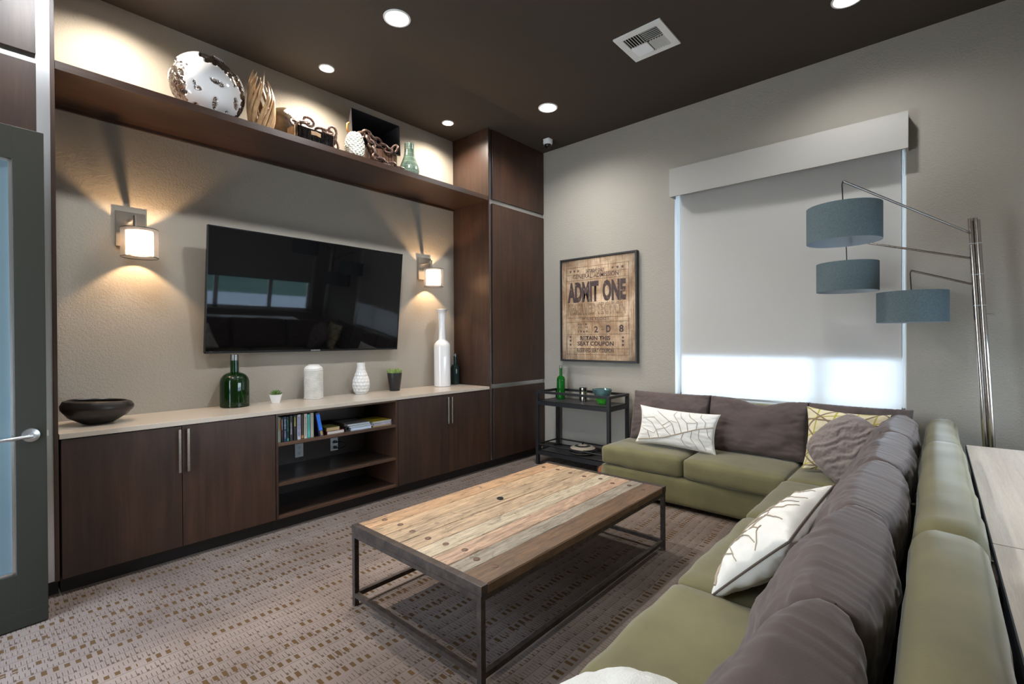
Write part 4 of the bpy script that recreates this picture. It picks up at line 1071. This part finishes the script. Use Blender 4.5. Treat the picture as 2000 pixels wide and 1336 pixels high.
# chains
def chain(name, path, R, rr, label):
    g = G(); pts = [Vector(p) for p in path]; seg = []
    for a, b in zip(pts, pts[1:]):
        n_ = max(1, int((b - a).length / (R * 1.35)))
        for i in range(n_): seg.append((a.lerp(b, i / n_), (b - a).normalized()))
    for i, (p, d) in enumerate(seg):
        s = d.orthogonal().normalized(); s = Matrix.Rotation(i * 1.2 + .4, 3, d) @ s
        j = Vector((noise.noise(p * 31), noise.noise(p * 37 + Vector((5, 0, 0))), noise.noise(p * 41 + Vector((0, 7, 0))) * .5)) * R * .6
        g.tube([p + j + d * R * 1.15 * math.cos(a) + s * R * .8 * math.sin(a) for a in (2 * PI * k / 16 for k in range(16))], rr, 7, True)
    return build(name, g, m_chain, smooth=True, label=label, cat='chain')
chain('bead_chain', [(1.74, 3.70, SH + .135), (1.78, 3.72, SH + .15), (1.83, 3.74, SH + .19), (1.90, 3.76, SH + .215), (1.97, 3.75, SH + .175), (2.03, 3.74, SH + .175), (2.085, 3.74, SH + .18), (2.10, 3.74, SH + .13), (2.09, 3.74, SH + .08), (2.10, 3.74, SH + .035)], .036, .0105, 'sparkling brown link chain draped over the mirrored box')
chain('bead_chain', [(2.31, 3.72, SH + .235), (2.36, 3.70, SH + .260), (2.42, 3.70, SH + .25), (2.47, 3.69, SH + .21), (2.52, 3.69, SH + .19), (2.58, 3.69, SH + .17), (2.64, 3.69, SH + .20), (2.66, 3.69, SH + .25)], .034, .0110, 'sparkling brown link chain spilling out of the open black box')
chain('bead_chain', [(2.36, 3.67, SH + .20), (2.38, 3.655, SH + .15), (2.40, 3.645, SH + .10), (2.42, 3.64, SH + .05), (2.50, 3.64, SH + .03), (2.58, 3.64, SH + .026), (2.66, 3.645, SH + .026), (2.70, 3.65, SH + .028)], .030, .011, 'sparkling brown link chain hanging in front of the bark crate')
# bark crate
t = thing('bark_crate', (2.48, 3.80, SH), 'rough brown split-bark crate on the high shelf beneath the black box', 'crate')
g = G(); random.seed(9)
for i in range(11):
    x = 2.335 + i * .031; hh_ = .165 + random.uniform(-.015, .02); g.box(x, x + .029, 3.705, 3.728, SH + .001, SH + min(.175, hh_), .004)
    g.box(x, x + .029, 3.90, 3.922, SH + .001, SH + .165, .004)
for i in range(6): y_ = 3.73 + i * .028; g.box(2.335, 2.357, y_, y_ + .026, SH + .001, SH + .165, .004); g.box(2.652, 2.676, y_, y_ + .026, SH + .001, SH + .165, .004)
g.box(2.34, 2.67, 3.71, 3.92, SH + .150, SH + .162)
build('bark_slats', g, m_log, t)
# open black box lying on its side, opening towards the room
t = thing('black_box', (2.50, 3.88, SH + .178), 'open glossy black box with amber handles standing on the bark crate', 'box')
BM = Matrix.Translation((2.500, 3.80, SH + .180)) @ Matrix.Rotation(math.radians(-4), 4, 'X')
g = G()
outer = [(-.248, .0), (.245, .0), (.245, .285), (-.248, .285)]; inner = [(-.15, .05), (.15, .05), (.15, .22), (-.15, .22)]
A = [g.b.verts.new(BM @ Vector((x, -.05, z))) for x, z in outer]; B = [g.b.verts.new(BM @ Vector((x, .20, z))) for x, z in inner]
A2 = [g.b.verts.new(BM @ Vector((x * .975, -.05, .15 + (z - .15) * .96))) for x, z in outer]; B2 = [g.b.verts.new(BM @ Vector((x * .96, .19, .135 + (z - .135) * .93))) for x, z in inner]
for i in range(4):
    j = (i + 1) % 4; g.b.faces.new((A[i], A[j], B[j], B[i])); g.b.faces.new((A2[i], B2[i], B2[j], A2[j])); g.b.faces.new((A[i], A2[i], A2[j], A[j]))
g.b.faces.new(B); g.b.faces.new(B2)
zmin = min(v.co.z for v in g.b.verts)
build('box_shell', g, m_blackbox, t)
for s in (-1, 1): build('handle', G().tube([BM @ Vector((s * x, y_, z)) for x, y_, z in ((.243, .0, .17), (.262, .0, .155), (.266, .0, .125), (.262, .0, .095), (.243, .0, .08))], .008, 10), m_amber, t, smooth=True)
# scaled cream vase
def scale_f(r, z, a, j):
    row = z / .0165; fu = ((a / (2 * PI) * 14 + (int(row) % 2) * .5) % 1) - .5; fv = 1 - row % 1
    return r + .010 * max(0, 1 - (abs(fu) * 2) ** 1.6) * (.3 + .7 * fv)
K2 = [(0, .056), (.03, .070), (.09, .078), (.15, .068), (.19, .050), (.205, .040)]
def interp(K, z):
    for (z0, r0), (z1, r1) in zip(K, K[1:]):
        if z0 <= z <= z1: f = (z - z0) / (z1 - z0); return r0 + (r1 - r0) * f
    return K[-1][1]
shv = build('scaled_vase', G().lathe([(0, 0)] + [(interp(K2, k * .0025), k * .0025) for k in range(83)] + [(.034, .204), (.03, .19), (0, .18)], (2.232, 3.672, SH), 112, f=scale_f), m_cream, smooth=True, label='small cream vase covered in scales on the high shelf', cat='vase')
K3 = [(0, .058), (.02, .080), (.06, .094), (.10, .090), (.15, .070), (.20, .052), (.26, .044), (.32, .046)]
m_gv, nt, out = newmat('sage_hatched_glaze')
p = nd(nt, 'ShaderNodeBsdfPrincipled', Roughness=.2); nt.links.new(p.outputs[0], out.inputs[0]); p.inputs['Coat Weight'].default_value = .5
tc = nt.nodes.new('ShaderNodeTexCoord'); sx_ = nt.nodes.new('ShaderNodeSeparateXYZ'); nt.links.new(tc.outputs['Object'], sx_.inputs[0])
ang = math_(nt, 'ARCTAN2', sx_.outputs[1], sx_.outputs[0]); zb = math_(nt, 'DIVIDE', sx_.outputs[2], .045)
st = math_(nt, 'FRACT', math_(nt, 'ADD', math_(nt, 'MULTIPLY', ang, 7.5), math_(nt, 'MULTIPLY', math_(nt, 'FLOOR', zb), .45)))
ln = math_(nt, 'MAXIMUM', math_(nt, 'LESS_THAN', st, .22), math_(nt, 'LESS_THAN', math_(nt, 'FRACT', zb), .10))
cc = ramp(nt, noise_(nt, coords(nt), 16, 3), (.3, (.10, .19, .12)), (.7, (.26, .38, .28)))
nt.links.new(mix(nt, math_(nt, 'MULTIPLY', ln, .8), cc, (.50, .60, .48)), p.inputs['Base Color'])
ggv = build('glazed_vase', G().lathe([(0, 0)] + [(interp(K3, k * .008), k * .008) for k in range(41)] + [(.040, .320), (.038, .30), (0, .29)], (2.790, 3.745, SH), 56), m_gv, smooth=True, label='sage green gourd vase at the right end of the display', cat='vase')

shv.location.x -= .08; ggv.location.x -= .026
for o in C.objects:
    if o.parent: continue
    nm_ = o.name.split('.')[0]; lb_ = o.get('label', '')
    if nm_ == 'mirrored_box' or (nm_ == 'bead_chain' and 'draped' in lb_): o.location.x -= .088
    elif nm_ in ('bark_crate', 'black_box') or nm_ == 'bead_chain': o.location.x -= .075
# ------------------------------------------------------------------ books and shelf things
BZ = .6465
def book(x0, x1, h, d, col, label, group='paperbacks standing on the top shelf', title=None, tcol=(.8, .8, .8), lean=0, strip=None, y=3.628):
    t = thing('book', ((x0 + x1) / 2, y + d / 2, BZ), label, 'book', group)
    if lean: Mx = Matrix.Translation((x1, 0, BZ)) @ Matrix.Rotation(-lean, 4, 'Y') @ Matrix.Translation((-x1, 0, -BZ))
    else: Mx = Matrix.Identity(4)
    mt = M('cover_' + str(len(bpy.data.materials)), col, .35)
    g = G().box(x0, x0 + .0012, y, y + d, BZ, BZ + h, mat=Mx).box(x1 - .0012, x1, y, y + d, BZ, BZ + h, mat=Mx).box(x0, x1, y, y + .0014, BZ, BZ + h, mat=Mx)
    build('cover', g, mt, t)
    build('pages', G().box(x0 + .0012, x1 - .0012, y + .0014, y + d - .003, BZ + .003, BZ + h - .003, mat=Mx), M('paper', (.6, .55, .45), .8) if 'paper' not in bpy.data.materials else bpy.data.materials['paper'], t)
    if title:
        g = G(); xm = (x0 + x1) / 2; wd = (x1 - x0)
        for z0, z1, ww in title:
            zz = BZ + h * z0; random.seed(int(zz * 1e4) + int(x0 * 1e4))
            while zz < BZ + h * z1:
                l_ = random.uniform(.0022, .0040); k = random.uniform(.55, 1) * ww * wd / 2
                g.box(xm - k, xm + k, y - .0004, y + .0002, zz, zz + l_, mat=Mx); zz += l_ + .0016
        build('spine_title', g, M('title_' + str(len(bpy.data.materials)), tcol, .5), t)
    if strip:
        z0, z1, c = strip; build('spine_band', G().box(x0 + .001, x1 - .001, y - .0002, y + .0008, BZ + h * z0, BZ + h * z1, mat=Mx), M('band_' + str(len(bpy.data.materials)), c, .4), t)
    return t
book(1.476, 1.494, .190, .145, (.30, .46, .38), 'thin pale green book standing at the far left of the shelf', strip=(.02, .45, (.40, .62, .58)))
book(1.495, 1.505, .186, .130, (.42, .40, .26), 'narrow book with an orange band, second from the left on the shelf', strip=(.50, .88, (.70, .24, .05)))
book(1.509, 1.523, .183, .130, (.015, .014, .014), 'black book with small white title and dark red band, left of the navy one', title=((.50, .9, .5),), strip=(.2, .48, (.10, .02, .02)))
book(1.526, 1.549, .185, .132, (.012, .028, .105), 'navy blue book with pale title on the shelf', title=((.12, .42, .4), (.5, .9, .6)), tcol=(.35, .45, .60))
book(1.551, 1.565, .182, .130, (.010, .035, .025), 'dark green and black book beside the navy book', title=((.4, .85, .5),), tcol=(.06, .42, .20), strip=(.02, .12, (.05, .35, .30)))
book(1.572, 1.594, .187, .130, (.028, .028, .032), 'charcoal book with a faint grey title on the shelf', title=((.25, .72, .5),), tcol=(.40, .40, .48))
book(1.600, 1.622, .188, .130, (.014, .013, .012), 'black book with a yellow title on the shelf', title=((.55, .92, .55),), tcol=(.55, .48, .05))
book(1.628, 1.655, .188, .132, (.50, .49, .52), 'pale lilac book with a big blue title on the shelf', title=((.12, .92, .65),), tcol=(.05, .05, .22))
book(1.658, 1.676, .186, .125, (.045, .028, .020), 'dark brown book between the lilac and the cream books', strip=(.02, .15, (.35, .16, .05)))
book(1.680, 1.706, .188, .132, (.50, .48, .40), 'cream book with a dark title left of the teal book', title=((.1, .9, .35),), tcol=(.10, .14, .12))
book(1.708, 1.728, .180, .130, (.07, .42, .38), 'bright teal book on the shelf', title=((.3, .85, .25),), tcol=(.03, .14, .14))
book(1.730, 1.756, .190, .132, (.38, .36, .27), 'greyish tan book right of the teal book', title=((.3, .9, .2),), tcol=(.28, .26, .18))
book(1.808, 1.838, .192, .15, (.03, .04, .10), 'thick navy book with bright blue and gold spine leaning against the row', title=((.04, .22, .7),), tcol=(.60, .40, .06), lean=.19, strip=(.25, .92, (.02, .17, .75)))
def flat(name, x0, x1, y0, y1, z0, z1, col, pages, label, group, cover2=None, cat='book', rot=0):
    xc, yc = (x0 + x1) / 2, (y0 + y1) / 2; t = thing(name, (xc, yc, z0), label, cat, group)
    Mx = Matrix.Translation((xc, yc, 0)) @ Matrix.Rotation(rot, 4, 'Z') @ Matrix.Translation((-xc, -yc, 0)); e = .0012
    build('cover', G().box(x0, x1, y0, y1, z0, z0 + e, mat=Mx).box(x0, x1, y0, y1, z1 - e, z1, mat=Mx).box(x0, x0 + e, y0, y1, z0, z1, mat=Mx), M('cover_' + str(len(bpy.data.materials)), col, .3, var=.3, nscale=14), t)
    build('pages', G().box(x0 + e, x1 - .002, y0 + .002, y1 - .002, z0 + e, z1 - e, mat=Mx), M('pages_' + str(len(bpy.data.materials)), pages, .8), t)
flat('book', 1.868, 2.015, 3.632, 3.80, BZ, BZ + .024, (.22, .025, .03), (.58, .56, .50), 'white-paged hardback with red edges lying under the olive book', 'books lying flat on the top shelf')
flat('book', 1.866, 1.980, 3.640, 3.80, BZ + .0245, BZ + .052, (.22, .21, .04), (.52, .38, .20), 'olive yellow paperback lying on top of the red-edged book', 'books lying flat on the top shelf')
build('tape_roll', G().lathe([(.011, -.016), (.019, -.016), (.019, .016), (.011, .016), (.011, -.016)], (2.050, 3.66, BZ + .0195), 28, mat=Matrix.Rotation(PI / 2, 3, 'X')), m_black, smooth=True, label='small black roll beside the stacked books on the shelf', cat='tape roll')
flat('magazine', 2.075, 2.268, 3.632, 3.87, BZ, BZ + .024, (.30, .35, .40), (.50, .57, .66), 'thick blue-white catalogue at the bottom of the middle stack', 'catalogues in the middle stack')
flat('magazine', 2.060, 2.262, 3.640, 3.89, BZ + .0245, BZ + .038, (.30, .30, .27), (.52, .56, .60), 'grey catalogue in the middle of the middle stack', 'catalogues in the middle stack', rot=.03)
flat('magazine', 2.052, 2.258, 3.640, 3.89, BZ + .0385, BZ + .055, (.16, .14, .13), (.50, .55, .58), 'dark-covered catalogue on top of the middle stack', 'catalogues in the middle stack', rot=-.02)
rng = [((.42, .28, .10), (.60, .45, .25)), ((.40, .32, .34), (.50, .42, .48)), ((.55, .55, .58), (.55, .55, .62)), ((.10, .08, .08), (.50, .50, .55)), ((.45, .46, .5), (.52, .54, .60)), ((.50, .38, .03), (.55, .55, .58))]
nm = ['orange-edged magazine at the bottom of the right-hand stack', 'pinkish magazine second from the bottom of the right-hand stack', 'white magazine third from the bottom of the right-hand stack', 'dark magazine fourth from the bottom of the right-hand stack', 'pale magazine just under the yellow one in the right-hand stack', 'yellow-bordered magazine on top of the right-hand stack']
for i, (c1, c2) in enumerate(rng):
    z0 = BZ + i * .0078; dx = (.0, .008, -.006, .004, -.004, .0)[i]
    flat('magazine', 2.282 + dx, 2.472 + dx, 3.635, 3.88, z0, z0 + .0074, c1, c2, nm[i], 'magazines in the right-hand stack', cat='magazine', rot=(.0, .03, -.03, .02, -.02, .03)[i])
def outlet(x, label, cord):
    t = thing('wall_outlet', (x, 4.108, .40), label, 'outlet')
    build('cover_plate', G().box(x - .036, x + .036, 4.106, 4.1115, .395, .510, .002), m_whiteplate, t)
    for z in (.428, .477):
        r_ = build('receptacle', G().disc((x, 4.1055, z), .017, .003, 'Y', 24), m_whiteplate, t)
        build('slots', G().box(x - .008, x - .005, 4.103, 4.105, z - .002, z + .008).box(x + .005, x + .008, 4.103, 4.105, z - .002, z + .008).disc((x, 4.104, z - .009), .0026, .002, 'Y', 10), m_black, r_)
outlet(1.858, 'white electrical outlet at the back of the shelves, left one with nothing plugged in', 0)
outlet(2.178, 'white electrical outlet at the back of the shelves, right one with a plugged-in black cord', 1)
g = G().box(2.166, 2.190, 4.072, 4.1025, .466, .488, .004).box(2.166, 2.190, 4.072, 4.1025, .417, .439, .004)
g.tube([(2.178, 4.075, .477), (2.20, 4.050, .480), (2.24, 4.04, .468), (2.255, 4.04, .445), (2.235, 4.05, .420), (2.20, 4.06, .418), (2.178, 4.075, .428)], .004, 8)
build('power_cord', g, m_black, smooth=True, label='short looped black power cord plugged into the right-hand outlet', cat='cord')

# ------------------------------------------------------------------ light, sky, camera
w = bpy.data.worlds.new('sky'); sc.world = w; w.use_nodes = True; nt = w.node_tree; nt.nodes.clear()
bg = nt.nodes.new('ShaderNodeBackground'); o = nt.nodes.new('ShaderNodeOutputWorld'); nt.links.new(bg.outputs[0], o.inputs[0])
tc = nt.nodes.new('ShaderNodeTexCoord'); sx_ = nt.nodes.new('ShaderNodeSeparateXYZ'); nt.links.new(tc.outputs['Generated'], sx_.inputs[0])
rr = nt.nodes.new('ShaderNodeValToRGB'); nt.links.new(sx_.outputs[2], rr.inputs[0])
rr.color_ramp.elements[0].color = (.80, .90, 1, 1); rr.color_ramp.elements[1].color = (.42, .62, 1, 1)
nt.links.new(rr.outputs[0], bg.inputs[0]); bg.inputs[1].default_value = 15.0
def portal(loc, rot, sx, sy):
    l = bpy.data.lights.new('window_portal', 'AREA'); l.shape = 'RECTANGLE'; l.size = sx; l.size_y = sy; l.cycles.is_portal = True
    o = bpy.data.objects.new('window_portal', l); C.objects.link(o); o.location = loc; o.rotation_euler = rot
portal((Xw + .19, 1.06, 1.85), (0, PI / 2, 0), 2.1, 1.8)
portal((3.07, Y0 - .19, 1.85), (PI / 2, 0, 0), 2.3, 2.1)

cd = bpy.data.cameras.new('camera'); co = bpy.data.objects.new('camera', cd); C.objects.link(co); sc.camera = co
F, YAW, PIT, ROL = 934.62567, .72599, -.00512, -.00559
cd.sensor_width = 36; cd.lens = F / 2000 * 36; cd.shift_y = (667.19 - 668) / 2000; cd.clip_start = .02; cd.clip_end = 200
fw = Vector((math.cos(YAW) * math.cos(PIT), math.sin(YAW) * math.cos(PIT), math.sin(PIT))); r_ = Vector((math.sin(YAW), -math.cos(YAW), 0)); u_ = r_.cross(fw)
r2 = r_ * math.cos(ROL) + u_ * math.sin(ROL); u2 = -r_ * math.sin(ROL) + u_ * math.cos(ROL)
co.matrix_world = Matrix.Translation((0, 0, 1.4)) @ Matrix((r2, u2, -fw)).transposed().to_4x4()

sc.view_settings.view_transform = 'Standard'; sc.view_settings.look = 'None'; sc.view_settings.gamma = 1; sc.view_settings.use_curve_mapping = False
sc.view_settings.exposure = 0.05
sc.cycles.use_denoising = True
sc.cycles.max_bounces = 10; sc.cycles.transparent_max_bounces = 24; sc.cycles.sample_clamp_indirect = 6
